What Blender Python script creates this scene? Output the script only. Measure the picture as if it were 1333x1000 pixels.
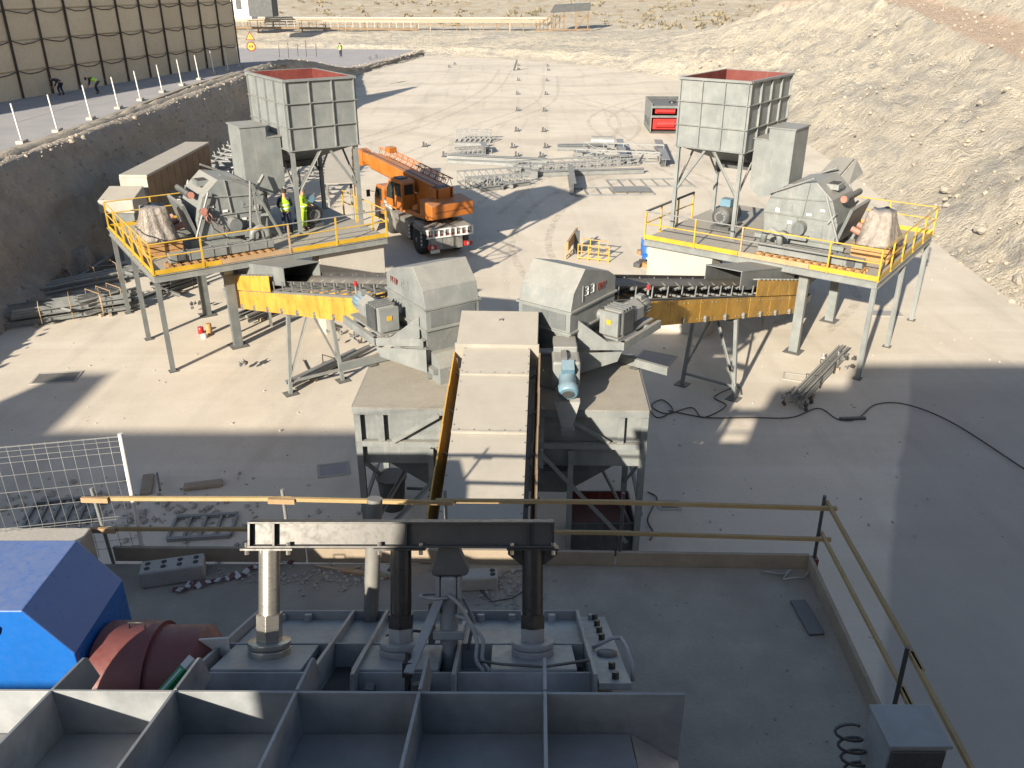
import bpy, bmesh, math, random
import numpy as np
from mathutils import Vector, Matrix, Quaternion, noise
R = math.radians
random.seed(7)
for o in list(bpy.data.objects): bpy.data.objects.remove(o)
SC = bpy.context.scene
COL = SC.collection

# ------------------------------------------------------------------ camera
FOC, PITCH, CAMH = 1110.0, R(25.2), 13.0          # focal length in photo pixels (1333 wide), tilt, height
cd = bpy.data.cameras.new('camera'); cam = bpy.data.objects.new('camera', cd); COL.objects.link(cam)
cam.location = (0, 0, CAMH); cam.rotation_euler = (R(90) - PITCH, 0, 0)
cd.sensor_fit = 'HORIZONTAL'; cd.sensor_width = 36.0; cd.lens = 36.0 * FOC / 1333.0
cd.clip_start = 0.1; cd.clip_end = 4000
SC.camera = cam

# ------------------------------------------------------------------ sky, sun, exposure
SUN_AZ, SUN_EL = R(27.0), R(21.5)                 # light travels towards +Y, turned 27 deg to +X
W = bpy.data.worlds.new('World'); SC.world = W; W.use_nodes = True
nt = W.node_tree; bg = nt.nodes['Background']
sky = nt.nodes.new('ShaderNodeTexSky'); sky.sky_type = 'NISHITA'; sky.sun_disc = False
sky.sun_elevation = SUN_EL; sky.sun_rotation = R(207); sky.air_density = 1.0; sky.dust_density = 1.5; sky.altitude = 300
nt.links.new(sky.outputs[0], bg.inputs[0]); bg.inputs[1].default_value = 0.072
sl = bpy.data.lights.new('sun', 'SUN'); sl.energy = 5.0; sl.angle = R(0.6); sl.color = (1.0, 0.89, 0.74)
sun = bpy.data.objects.new('sun', sl); COL.objects.link(sun); sun.location = (-30, -60, 60)
LD = Vector((math.sin(SUN_AZ) * math.cos(SUN_EL), math.cos(SUN_AZ) * math.cos(SUN_EL), -math.sin(SUN_EL)))
sun.rotation_euler = LD.to_track_quat('-Z', 'Y').to_euler()
SC.view_settings.view_transform = 'Standard'; SC.view_settings.look = 'None'
SC.view_settings.exposure = 1.22; SC.view_settings.gamma = 1.0; SC.view_settings.use_curve_mapping = False
SC.render.resolution_x = 1024; SC.render.resolution_y = 768

# ------------------------------------------------------------------ helpers
cp, sp = math.cos(PITCH), math.sin(PITCH)
def G(px, py, z=0.0):
    """world point at height z that the photo shows at pixel (px, py) - a surveyor's ray"""
    u, v = px - 666.5, py - 500.0
    f = FOC * cp - v * sp; d = FOC * sp + v * cp
    D = (CAMH - z) * f / d
    return Vector((u * D / f, D, z))
def V(*a): return Vector(a)

class MB:
    """collects shapes (in a local frame T) into one mesh"""
    def __init__(s, T=None):
        s.v = []; s.f = []; s.sm = []; s.T = T
        s.flip = (T is not None and T.to_3x3().determinant() < 0)
    def add(s, vs, fs, smooth=False):
        b = len(s.v)
        if s.T is not None: vs = [s.T @ Vector(p) for p in vs]
        s.v += [tuple(p) for p in vs]
        for f in fs:
            f = [b + i for i in f]
            if s.flip: f.reverse()
            s.f.append(f); s.sm.append(smooth)
        return s
    def box(s, x0, x1, y0, y1, z0, z1):
        vs = [(x0,y0,z0),(x1,y0,z0),(x1,y1,z0),(x0,y1,z0),(x0,y0,z1),(x1,y0,z1),(x1,y1,z1),(x0,y1,z1)]
        return s.add(vs, [(3,2,1,0),(4,5,6,7),(0,1,5,4),(1,2,6,5),(2,3,7,6),(3,0,4,7)])
    def obox(s, c, sx, sy, sz, rz=0, rx=0, ry=0):
        M = Matrix.Translation(Vector(c)) @ Matrix.Rotation(rz,4,'Z') @ Matrix.Rotation(ry,4,'Y') @ Matrix.Rotation(rx,4,'X')
        x, y, z = sx/2, sy/2, sz/2
        vs = [M @ Vector(p) for p in [(-x,-y,-z),(x,-y,-z),(x,y,-z),(-x,y,-z),(-x,-y,z),(x,-y,z),(x,y,z),(-x,y,z)]]
        return s.add(vs, [(3,2,1,0),(4,5,6,7),(0,1,5,4),(1,2,6,5),(2,3,7,6),(3,0,4,7)])
    def frame(s, p, q, up):
        p, q = Vector(p), Vector(q); d = (q-p).normalized(); up = Vector(up)
        if abs(d.dot(up)) > .98: up = Vector((1,0,0)) if abs(d.x) < .9 else Vector((0,1,0))
        a = d.cross(up).normalized(); b = a.cross(d).normalized()
        return p, q, d, a, b
    def bar(s, p, q, w, h, up=(0,0,1)):
        p, q, d, a, b = s.frame(p, q, up); a = a*(w/2); b = b*(h/2)
        vs = [p-a-b,p+a-b,p+a+b,p-a+b,q-a-b,q+a-b,q+a+b,q-a+b]
        return s.add(vs, [(0,3,2,1),(4,5,6,7),(0,1,5,4),(1,2,6,5),(2,3,7,6),(3,0,4,7)])
    def section(s, p, q, pts, up=(0,0,1), smooth=False):
        """sweep a closed outline (across, up) from p to q"""
        p, q, d, a, b = s.frame(p, q, up); n = len(pts)
        vs = [p + a*x + b*y for x, y in pts] + [q + a*x + b*y for x, y in pts]
        fs = [(i,(i+1)%n,n+(i+1)%n,n+i) for i in range(n)]
        s.add(vs, fs, smooth)
        return s.add(vs, [tuple(range(n-1,-1,-1)), tuple(range(n,2*n))])
    def ibeam(s, p, q, w, h, t=.015, up=(0,0,1)):
        x, y, k = w/2, h/2, t/2
        return s.section(p, q, [(-x,-y),(x,-y),(x,-y+t),(k,-y+t),(k,y-t),(x,y-t),(x,y),(-x,y),(-x,y-t),(-k,y-t),(-k,-y+t),(-x,-y+t)], up)
    def chan(s, p, q, w, h, t=.015, up=(0,0,1), sgn=1):
        y = h/2
        pts = [(0,-y),(w,-y),(w,-y+t),(t,-y+t),(t,y-t),(w,y-t),(w,y),(0,y)]
        if sgn < 0: pts = [(-a,b) for a, b in reversed(pts)]
        return s.section(p, q, pts, up)
    def angle(s, p, q, w, t=.012, up=(0,0,1), sx=1, sy=1):
        pts = [(0,0),(w,0),(w,t),(t,t),(t,w),(0,w)]
        pts = [(a*sx,b*sy) for a, b in pts]
        if sx*sy < 0: pts.reverse()
        return s.section(p, q, pts, up)
    def tube(s, p, q, r, n=10, r2=None, caps=True):
        p, q, d, a, b = s.frame(p, q, (0,0,1)); r2 = r if r2 is None else r2
        cs = [(math.cos(2*math.pi*i/n), math.sin(2*math.pi*i/n)) for i in range(n)]
        vs = [p + a*(r*c) + b*(r*k) for c, k in cs] + [q + a*(r2*c) + b*(r2*k) for c, k in cs]
        s.add(vs, [(i,(i+1)%n,n+(i+1)%n,n+i) for i in range(n)], n > 6)
        if caps: s.add(vs, [tuple(range(n-1,-1,-1)), tuple(range(n,2*n))])
        return s
    def pipe(s, pts, r, n=6):
        """bent pipe / hose / cable"""
        pts = [Vector(p) for p in pts]; rings = []; a = None
        for i, p in enumerate(pts):
            d = (pts[min(i+1,len(pts)-1)] - pts[max(i-1,0)]).normalized()
            if a is None:
                a = d.cross(Vector((0,0,1)))
                if a.length < .05: a = d.cross(Vector((1,0,0)))
            a = (a - d*a.dot(d)).normalized(); b = d.cross(a)
            rings.append([p + a*(r*math.cos(2*math.pi*k/n)) + b*(r*math.sin(2*math.pi*k/n)) for k in range(n)])
        vs = [x for rg in rings for x in rg]; fs = []
        for i in range(len(pts)-1):
            for k in range(n): fs.append((i*n+k, i*n+(k+1)%n, (i+1)*n+(k+1)%n, (i+1)*n+k))
        fs += [tuple(range(n-1,-1,-1)), tuple(range((len(pts)-1)*n, len(pts)*n))]
        return s.add(vs, fs, True)
    def lathe(s, c, axis, prof, n=20):
        """profile [(along, radius)] turned round axis through c"""
        c = Vector(c); d = Vector(axis).normalized()
        a = d.cross(Vector((0,0,1)))
        if a.length < .05: a = d.cross(Vector((1,0,0)))
        a.normalize(); b = d.cross(a); vs = []; fs = []
        for (t, r) in prof:
            for k in range(n):
                w = 2*math.pi*k/n; vs.append(c + d*t + a*(r*math.cos(w)) + b*(r*math.sin(w)))
        for i in range(len(prof)-1):
            for k in range(n): fs.append((i*n+k, i*n+(k+1)%n, (i+1)*n+(k+1)%n, (i+1)*n+k))
        s.add(vs, fs, n > 8)
        return s.add(vs, [tuple(range(n-1,-1,-1)), tuple(range((len(prof)-1)*n, len(prof)*n))])
    def prism(s, poly, ext, ax=None):
        """closed 3-D outline pushed along ext"""
        n = len(poly); e = Vector(ext)
        vs = [Vector(p) for p in poly] + [Vector(p)+e for p in poly]
        fs = [(i,(i+1)%n,n+(i+1)%n,n+i) for i in range(n)] + [tuple(range(n-1,-1,-1)), tuple(range(n,2*n))]
        return s.add(vs, fs)
    def hull(s, a, b):
        """loft between two equal-length outlines, capped"""
        n = len(a)
        return s.add(list(a)+list(b), [(i,(i+1)%n,n+(i+1)%n,n+i) for i in range(n)] + [tuple(range(n-1,-1,-1)), tuple(range(n,2*n))])
    def build(s, name, mat, parent=None, bevel=0, fixn=True):
        off = Vector((0,0,0)); p = parent
        while p is not None: off += p.location; p = p.parent
        me = bpy.data.meshes.new(name)
        me.from_pydata([(x-off.x, y-off.y, z-off.z) for x, y, z in s.v], [], s.f)
        me.polygons.foreach_set('use_smooth', s.sm)
        me.materials.append(mat)
        if fixn:
            bm = bmesh.new(); bm.from_mesh(me); bmesh.ops.recalc_face_normals(bm, faces=bm.faces); bm.to_mesh(me); bm.free()
        o = bpy.data.objects.new(name, me); COL.objects.link(o)
        if parent is not None: o.parent = parent
        if bevel:
            b = o.modifiers.new('bevel', 'BEVEL'); b.width = bevel; b.segments = 2; b.limit_method = 'ANGLE'; b.angle_limit = R(40)
        return o
def tag(o, label=None, cat=None, group=None, kind=None):
    if label: o['label'] = label
    if cat: o['category'] = cat
    if group: o['group'] = group
    if kind: o['kind'] = kind
    return o
def thing(name, label, cat, loc, group=None):
    o = bpy.data.objects.new(name, None); COL.objects.link(o); o.location = loc; o.empty_display_size = .3
    return tag(o, label, cat, group)
def copy_tree(o, parent=None):
    c = o.copy(); COL.objects.link(c); c.parent = parent
    for ch in list(o.children): copy_tree(ch, c)
    return c
def fbm(x, y, z=0, o=4, lac=2.1, g=.5):
    a, s, f = 0., 1., 1.
    for _ in range(o):
        a += s*noise.noise(Vector((x*f, y*f, z+f*3.1))); s *= g; f *= lac
    return a

# ------------------------------------------------------------------ materials
def newmat(name):
    m = bpy.data.materials.new(name); m.use_nodes = True
    return m, m.node_tree, m.node_tree.nodes['Principled BSDF']
def N(t, kind, **kw):
    n = t.nodes.new(kind)
    for k, v in kw.items():
        if k in n.inputs: n.inputs[k].default_value = v
        else: setattr(n, k, v)
    return n
def mixc(t, fac, a, b, mode='MIX'):
    n = t.nodes.new('ShaderNodeMix'); n.data_type = 'RGBA'; n.blend_type = mode
    for sock, val in ((n.inputs[0], fac), (n.inputs[6], a), (n.inputs[7], b)):
        if isinstance(val, bpy.types.NodeSocket): t.links.new(val, sock)
        elif isinstance(val, (int, float)): sock.default_value = val
        else: sock.default_value = (*val[:3], 1)
    return n.outputs[2]
def ramp(t, src, lo, hi, a=0., b=1.):
    n = t.nodes.new('ShaderNodeMapRange'); n.inputs[1].default_value = lo; n.inputs[2].default_value = hi
    n.inputs[3].default_value = a; n.inputs[4].default_value = b; t.links.new(src, n.inputs[0]); return n.outputs[0]
def mul(t, a, b):
    n = t.nodes.new('ShaderNodeMath'); n.operation = 'MULTIPLY'
    for i, x in enumerate((a, b)):
        if isinstance(x, bpy.types.NodeSocket): t.links.new(x, n.inputs[i])
        else: n.inputs[i].default_value = x
    return n.outputs[0]
def coord(t, scale=(1,1,1)):
    g = t.nodes.new('ShaderNodeNewGeometry'); m = t.nodes.new('ShaderNodeMapping'); m.inputs['Scale'].default_value = scale
    t.links.new(g.outputs['Position'], m.inputs[0]); return m.outputs[0]
def nz(t, vec, scale, detail=4, rough=.6):
    n = N(t, 'ShaderNodeTexNoise', Scale=scale, Detail=detail, Roughness=rough); t.links.new(vec, n.inputs[0]); return n.outputs[0]
def bump(t, b, src, strength, dist):
    n = N(t, 'ShaderNodeBump', Strength=strength, Distance=dist); t.links.new(src, n.inputs['Height']); t.links.new(n.outputs[0], b.inputs['Normal'])
DUST = (.37, .335, .275)
def paint(name, c, rough=.5, dust=.55, metal=0., var=.12, bmp=.0, rust=0., film=.22, streak=1.):
    """painted steel with a film of quarry dust on faces that look up"""
    m, t, b = newmat(name); vec = coord(t)
    n1 = nz(t, vec, 1.7, 5, .65); n2 = nz(t, vec, 14, 4, .6)
    dark = [x*(1-var*1.6) for x in c]; light = [min(1, x*(1+var)) for x in c]
    col = mixc(t, ramp(t, n1, .3, .7), dark, light)
    if rust:
        col = mixc(t, mul(t, ramp(t, nz(t, vec, 5, 6, .7), .58, .66), rust), col, (.16, .07, .03))
    oi = t.nodes.new('ShaderNodeObjectInfo'); col = mixc(t, ramp(t, oi.outputs['Random'], 0, 1, 0, var*1.3), col, [x*.55 for x in c])
    st = nz(t, coord(t, (7, 7, .5)), 1.6, 4, .65); col = mixc(t, mul(t, ramp(t, st, .56, .72), min(.4, dust*.45)*streak), col, DUST)
    g = t.nodes.new('ShaderNodeNewGeometry'); sx = t.nodes.new('ShaderNodeSeparateXYZ'); t.links.new(g.outputs['Normal'], sx.inputs[0])
    up = ramp(t, sx.outputs[2], .15, .95)
    d = mul(t, up, ramp(t, n2, .25, .7, dust*.55, dust))
    col = mixc(t, d, col, DUST)
    col = mixc(t, mul(t, ramp(t, n1, .45, .8), dust*film), col, DUST)
    t.links.new(col, b.inputs['Base Color'])
    t.links.new(ramp(t, n2, .3, .7, rough-.08, min(1, rough+.18)), b.inputs['Roughness']); b.inputs['Metallic'].default_value = metal
    if bmp: bump(t, b, n1, bmp, .02)
    return m
def rough_mat(name, c1, c2, sc=1.2, bmp=.4, dist=.05, rough=.9, fine=18, c3=None):
    m, t, b = newmat(name); vec = coord(t)
    n1 = nz(t, vec, sc, 6, .62); n2 = nz(t, vec, fine, 5, .65)
    col = mixc(t, ramp(t, n1, .32, .68), c1, c2)
    if c3: col = mixc(t, ramp(t, nz(t, vec, sc*.23, 4, .6), .5, .68, 0, .85), col, c3)
    col = mixc(t, ramp(t, n2, .3, .75, .0, .35), col, [x*.62 for x in c1])
    oi = t.nodes.new('ShaderNodeObjectInfo'); col = mixc(t, ramp(t, oi.outputs['Random'], 0, 1, 0, .3), col, [x*.6 for x in c1])
    t.links.new(col, b.inputs['Base Color']); b.inputs['Roughness'].default_value = rough
    bump(t, b, n2, bmp, dist); return m

m_grey   = paint('grey_paint', (.172, .188, .186), .48, .5)
m_grey2  = paint('mid_grey_paint', (.115, .127, .13), .5, .42)
m_deck   = paint('dusty_deck_plate', (.17, .175, .165), .6, .85, var=.16)
m_dgrey  = paint('dark_grey_paint', (.05, .056, .06), .55, .3)
m_fgrey  = paint('bluish_grey_paint', (.27, .288, .298), .42, .3, var=.24, bmp=.15)
m_steel  = paint('galvanised_steel', (.205, .217, .218), .45, .35, .2)
m_black  = paint('black_paint', (.018, .019, .02), .32, .10, film=0)
m_scale  = paint('mill_scale_steel', (.075, .074, .07), .38, .08, .3, film=.03)
def bare():
    m, t, b = newmat('bare_steel'); b.inputs['Metallic'].default_value = .8
    n = nz(t, coord(t, (3, 3, 40)), 3, 3, .6); t.links.new(ramp(t, n, .3, .7, .26, .36), b.inputs['Roughness'])
    t.links.new(mixc(t, ramp(t, n, .3, .7), (.36, .345, .31), (.43, .415, .375)), b.inputs['Base Color']); return m
m_chrome = bare()
m_yellow = paint('yellow_paint', (.46, .285, .02), .5, .25)
m_guard  = paint('yellow_guard', (.50, .275, .035), .5, .18, var=.22, bmp=.2)
m_red    = paint('red_primer', (.135, .026, .02), .6, .25)
m_brightred = paint('red_paint', (.13, .022, .022), .5, .1)
m_blue   = paint('blue_paint', (.01, .10, .36), .3, .36, var=.05, film=.0, streak=0)
m_mblue  = paint('motor_blue_paint', (.10, .20, .27), .45, .3)
m_orange = paint('crane_orange_paint', (.36, .115, .016), .42, .25)
m_chass  = paint('crane_chassis_grey', (.15, .15, .14), .55, .55)
m_cover  = paint('dusty_cover_sheet', (.31, .293, .255), .6, .55, var=.09)
m_ctop   = paint('dusty_bin_plate', (.22, .21, .18), .7, .8, var=.25)
m_rubber = paint('rubber_belt', (.035, .034, .034), .75, .5)
m_tyre   = paint('tyre_rubber', (.022, .022, .022), .85, .4)
m_white  = paint('white_paint', (.58, .58, .56), .5, .3)
m_navy   = paint('navy_cloth', (.015, .02, .05), .9, .15)
m_hivis  = paint('hi_vis_cloth', (.36, .62, .03), .8, .05)
m_hivis.node_tree.nodes['Principled BSDF'].inputs['Emission Strength'].default_value = 0
m_reflect= paint('reflective_tape', (.62, .64, .64), .4, .1)
m_skin   = paint('skin', (.42, .24, .16), .6, .0)
m_hair   = paint('dark_hair', (.03, .022, .018), .8, .0)
m_green  = paint('green_print', (.02, .26, .09), .4, .05)
m_brownsheet = paint('brown_sheet', (.17, .11, .055), .6, .3, rust=.6)
m_timber = rough_mat('raw_timber', (.32, .21, .11), (.42, .29, .17), 3, .2, .01, .85, 30)
m_plank  = rough_mat('weathered_plank', (.27, .22, .16), (.36, .30, .22), 3, .2, .01, .9, 30)
m_crate  = rough_mat('orange_crate_wood', (.36, .19, .07), (.42, .25, .11), 3, .2, .01, .85, 30)
m_rail   = rough_mat('rail_timber', (.34, .235, .10), (.40, .30, .16), 5, .2, .01, .8, 30)
m_slab   = rough_mat('slab_concrete', (.31, .275, .22), (.42, .375, .305), 1.6, .5, .02, .92, 26, (.24, .212, .172))
m_conc   = rough_mat('cast_concrete', (.36, .34, .30), (.43, .41, .365), .9, .25, .02, .9, 20)
m_road   = rough_mat('road_dust', (.27, .265, .27), (.34, .33, .325), .4, .3, .03, .95, 9)
m_earth  = rough_mat('bank_earth', (.44, .375, .30), (.58, .505, .41), .9, 1.0, .45, .97, 3.2, (.31, .28, .245))
m_rubble = rough_mat('pale_rubble', (.30, .265, .21), (.42, .375, .30), 2.5, .7, .1, .95, 9)
m_stone  = rough_mat('block_concrete', (.36, .34, .30), (.45, .42, .37), 4, .5, .02, .9, 30)
m_brush  = rough_mat('dry_brush', (.20, .17, .105), (.29, .245, .16), 2, .5, .1, .95, 9)
m_panel  = rough_mat('wall_panel', (.60, .50, .35), (.68, .58, .42), .35, .3, .03, .9, 4)
m_rope   = paint('dark_rope', (.055, .045, .038), .9, .1)
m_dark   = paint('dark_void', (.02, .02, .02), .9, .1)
m_cable  = paint('black_cable', (.02, .02, .022), .6, .2)
m_redlamp= paint('red_lens', (.40, .02, .018), .3, .1)
m_faded  = paint('faded_red', (.36, .15, .11), .6, .3)
m_sign   = paint('sign_yellow', (.75, .33, .02), .5, .05)

def glass_mat():
    m, t, b = newmat('cab_glass'); b.inputs['Base Color'].default_value = (.02, .03, .03, 1); b.inputs['Roughness'].default_value = .08
    b.inputs['IOR'].default_value = 1.5; return m
m_glass = glass_mat()
def wrap_mat():
    m, t, b = newmat('plastic_wrap'); vec = coord(t)
    n = nz(t, vec, 5, 6, .7)
    t.links.new(mixc(t, ramp(t, n, .3, .7), (.17, .145, .12), (.31, .28, .245)), b.inputs['Base Color'])
    b.inputs['Roughness'].default_value = .3; bump(t, b, n, .8, .1); return m
m_wrap = wrap_mat()
# ================================================================== SETTING
def yard_mat():
    m, t, b = newmat('yard_concrete'); vec = coord(t)
    big = nz(t, vec, .055, 5, .6); mid = nz(t, vec, .5, 6, .65); fine = nz(t, vec, 9, 5, .7)
    streak = nz(t, coord(t, (.05, .9, 1)), .8, 4, .6); streak2 = nz(t, coord(t, (.8, .06, 1)), .5, 4, .6)
    col = mixc(t, ramp(t, big, .3, .7), (.465, .415, .335), (.55, .495, .405))
    col = mixc(t, ramp(t, mid, .35, .75, 0, .55), col, (.61, .56, .475))
    col = mixc(t, ramp(t, streak, .52, .72, 0, .40), col, (.64, .595, .515))
    col = mixc(t, ramp(t, streak2, .55, .75, 0, .30), col, (.34, .305, .25))
    col = mixc(t, ramp(t, fine, .52, .75, 0, .35), col, (.30, .27, .22))
    blot = nz(t, coord(t, (1, .55, 1)), .16, 6, .7); col = mixc(t, ramp(t, blot, .5, .64, 0, .42), col, (.36, .325, .27))
    w2 = N(t, 'ShaderNodeTexWave', Scale=.09, Distortion=14.0, Detail=4.0); w2.inputs['Detail Scale'].default_value = .35; t.links.new(coord(t, (.5, 1, 1)), w2.inputs[0])
    col = mixc(t, mul(t, ramp(t, w2.outputs[1], .84, .97), ramp(t, mid, .35, .65, .0, .25)), col, (.64, .575, .46))
    w3 = N(t, 'ShaderNodeTexWave', Scale=.13, Distortion=20.0, Detail=3.0); w3.inputs['Detail Scale'].default_value = .22; t.links.new(coord(t, (1, .4, 1)), w3.inputs[0])
    col = mixc(t, mul(t, ramp(t, w3.outputs[1], .90, .98), ramp(t, blot, .4, .6, .0, .22)), col, (.30, .265, .21))
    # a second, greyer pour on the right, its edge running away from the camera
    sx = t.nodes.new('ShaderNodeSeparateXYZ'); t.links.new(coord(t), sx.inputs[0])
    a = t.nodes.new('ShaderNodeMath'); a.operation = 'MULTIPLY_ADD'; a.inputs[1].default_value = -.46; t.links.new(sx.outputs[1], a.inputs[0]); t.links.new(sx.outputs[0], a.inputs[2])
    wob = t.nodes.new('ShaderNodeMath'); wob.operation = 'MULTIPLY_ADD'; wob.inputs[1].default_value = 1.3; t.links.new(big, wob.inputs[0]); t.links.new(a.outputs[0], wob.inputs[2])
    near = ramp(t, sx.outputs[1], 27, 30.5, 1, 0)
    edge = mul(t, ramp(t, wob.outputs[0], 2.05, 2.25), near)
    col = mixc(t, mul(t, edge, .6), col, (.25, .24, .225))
    # wheel marks left by trucks
    w = N(t, 'ShaderNodeTexWave', Scale=.035, Distortion=9.0, Detail=3.0); w.wave_type = 'RINGS'; t.links.new(coord(t, (1, .6, 1)), w.inputs[0])
    far = ramp(t, sx.outputs[1], 45, 75)
    col = mixc(t, mul(t, mul(t, ramp(t, w.outputs[1], .86, .98), .32), far), col, (.34, .30, .25))
    t.links.new(col, b.inputs['Base Color']); b.inputs['Roughness'].default_value = .93
    bump(t, b, mid, .25, .03); return m
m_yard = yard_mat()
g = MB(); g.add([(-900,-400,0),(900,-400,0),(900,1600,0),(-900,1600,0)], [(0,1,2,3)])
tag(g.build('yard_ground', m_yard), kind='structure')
def track_mat():
    m, t, b = newmat('tyre_mark'); b.inputs['Base Color'].default_value = (.27, .24, .195, 1); b.inputs['Roughness'].default_value = .95
    tr = t.nodes.new('ShaderNodeBsdfTransparent'); mx = t.nodes.new('ShaderNodeMixShader'); out = t.nodes['Material Output']
    n = nz(t, coord(t), 2.2, 5, .75); t.links.new(mul(t, ramp(t, n, .42, .68, 0, 1), .30), mx.inputs[0])
    t.links.new(tr.outputs[0], mx.inputs[1]); t.links.new(b.outputs[0], mx.inputs[2]); t.links.new(mx.outputs[0], out.inputs[0]); return m
m_track = track_mat()
def tyre_marks():
    runs = [[(-2,52),(1,62),(6,72),(11,84),(12,98),(8,110)], [(14,60),(10,78),(9,92),(13,104),(18,112)], [(-14,78),(-8,95),(-3,120),(-1,150)], [(-9,70),(-3,88),(4,108),(6,140)],
            [(12,33),(15,38),(14,45),(10,52)], [(2,38),(1,46),(3,56),(8,64)]]
    for pts in runs:
        cur = catmull(pts, 12); m = MB()
        for off in (-1.0, 1.0):
            vs = []; fs = []
            for i, c in enumerate(cur):
                tg = (cur[min(i+1,len(cur)-1)]-cur[max(i-1,0)]).normalized(); n = Vector((-tg.y, tg.x, 0))
                for w in (-.2, .2): p = c+n*(off+w); vs.append((p.x, p.y, .0035))
            for i in range(len(cur)-1): fs.append((2*i,2*i+1,2*i+3,2*i+2))
            m.add(vs, fs)
        tag(m.build('tyre_marks', m_track, fixn=False), kind='structure')

def hill_mat():
    m, t, b = newmat('hillside_rubble'); vec = coord(t)
    n1 = nz(t, vec, .16, 6, .65); n2 = nz(t, vec, .9, 6, .7); n3 = nz(t, vec, 4.5, 5, .7)
    diag = nz(t, coord(t, (.5, .5, 1.8)), .35, 5, .65)
    n4 = nz(t, vec, .32, 5, .7); n5 = nz(t, vec, 2.2, 5, .75)
    col = mixc(t, ramp(t, n1, .35, .65), (.47, .42, .33), (.55, .50, .40))
    col = mixc(t, ramp(t, diag, .5, .6, 0, .75), col, (.35, .33, .29))
    col = mixc(t, ramp(t, n4, .54, .62, 0, .8), col, (.27, .26, .235))
    col = mixc(t, ramp(t, n2, .5, .66, 0, .6), col, (.32, .285, .22))
    col = mixc(t, ramp(t, n2, .28, .42, .6, 0), col, (.61, .56, .46))
    col = mixc(t, ramp(t, n5, .55, .7, 0, .5), col, (.27, .24, .19))
    col = mixc(t, ramp(t, n3, .56, .72, 0, .55), col, (.20, .176, .135))
    # reddish haul path
    at = t.nodes.new('ShaderNodeAttribute'); at.attribute_name = 'path'
    col = mixc(t, ramp(t, at.outputs['Fac'], .25, .75), col, mixc(t, ramp(t, n2, .35, .65), (.40, .30, .225), (.45, .355, .27)))
    at2 = t.nodes.new('ShaderNodeAttribute'); at2.attribute_name = 'ochre'
    col = mixc(t, mul(t, at2.outputs['Fac'], ramp(t, n2, .35, .6)), col, (.40, .25, .11))
    at3 = t.nodes.new('ShaderNodeAttribute'); at3.attribute_name = 'scrub'
    col = mixc(t, mul(t, at3.outputs['Fac'], ramp(t, n1, .42, .6)), col, (.36, .30, .205))
    t.links.new(col, b.inputs['Base Color']); b.inputs['Roughness'].default_value = .97
    mx = t.nodes.new('ShaderNodeMath'); mx.operation = 'ADD'; t.links.new(n2, mx.inputs[0]); t.links.new(mul(t, n3, .45), mx.inputs[1])
    bump(t, b, mx.outputs[0], 1.0, .6); return m
m_hill = hill_mat()

TOE = [(25,-60),(24.2,0),(23.2,22),(22.7,30),(22.6,36),(23.2,44),(25.2,62),(26.6,85),(27.2,108),(25.5,128),(19,147),(9,161),(-4,172),(-20,180),(-45,187),(-90,192),(-150,194)]
def catmull(pts, n):
    P = [Vector((*p, 0)) for p in pts]; out = []
    P = [P[0]*2-P[1]] + P + [P[-1]*2-P[-2]]
    for i in range(1, len(P)-2):
        k = n(i) if callable(n) else n
        for j in range(k):
            t = j/k; a, b, c, d = P[i-1], P[i], P[i+1], P[i+2]
            out.append(.5*((2*b)+(c-a)*t+(2*a-5*b+4*c-d)*t*t+(3*b-a-3*c+d)*t**3))
    out.append(P[-2]); return out
tyre_marks()
def sstep(a, b, x):
    t = max(0., min(1., (x-a)/(b-a) if b != a else 0)); return t*t*(3-2*t)
def hill_height(d, right, y, far):
    """profile away from the toe: steep rubble slope, bench with the path, upper slope; gentle sand far off"""
    zb = 7.0 + max(0, y-55)*.07
    base = zb/.68
    if d < base: zs = d*.68 + .5*math.sin(d*.5)*min(1, d/4)
    elif d < base+5.5: zs = zb + (d-base)*.05
    else: zs = zb + .3 + (d-base-5.5)*.85
    zs = min(zs, 34 + d*.05)
    zg = 1.5*sstep(0, 8, d) + 1.3*sstep(12, 30, d) + max(0, d-52)*.062 + max(0, d-130)*.035
    return zs*right + zg*(1-right)
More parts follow.
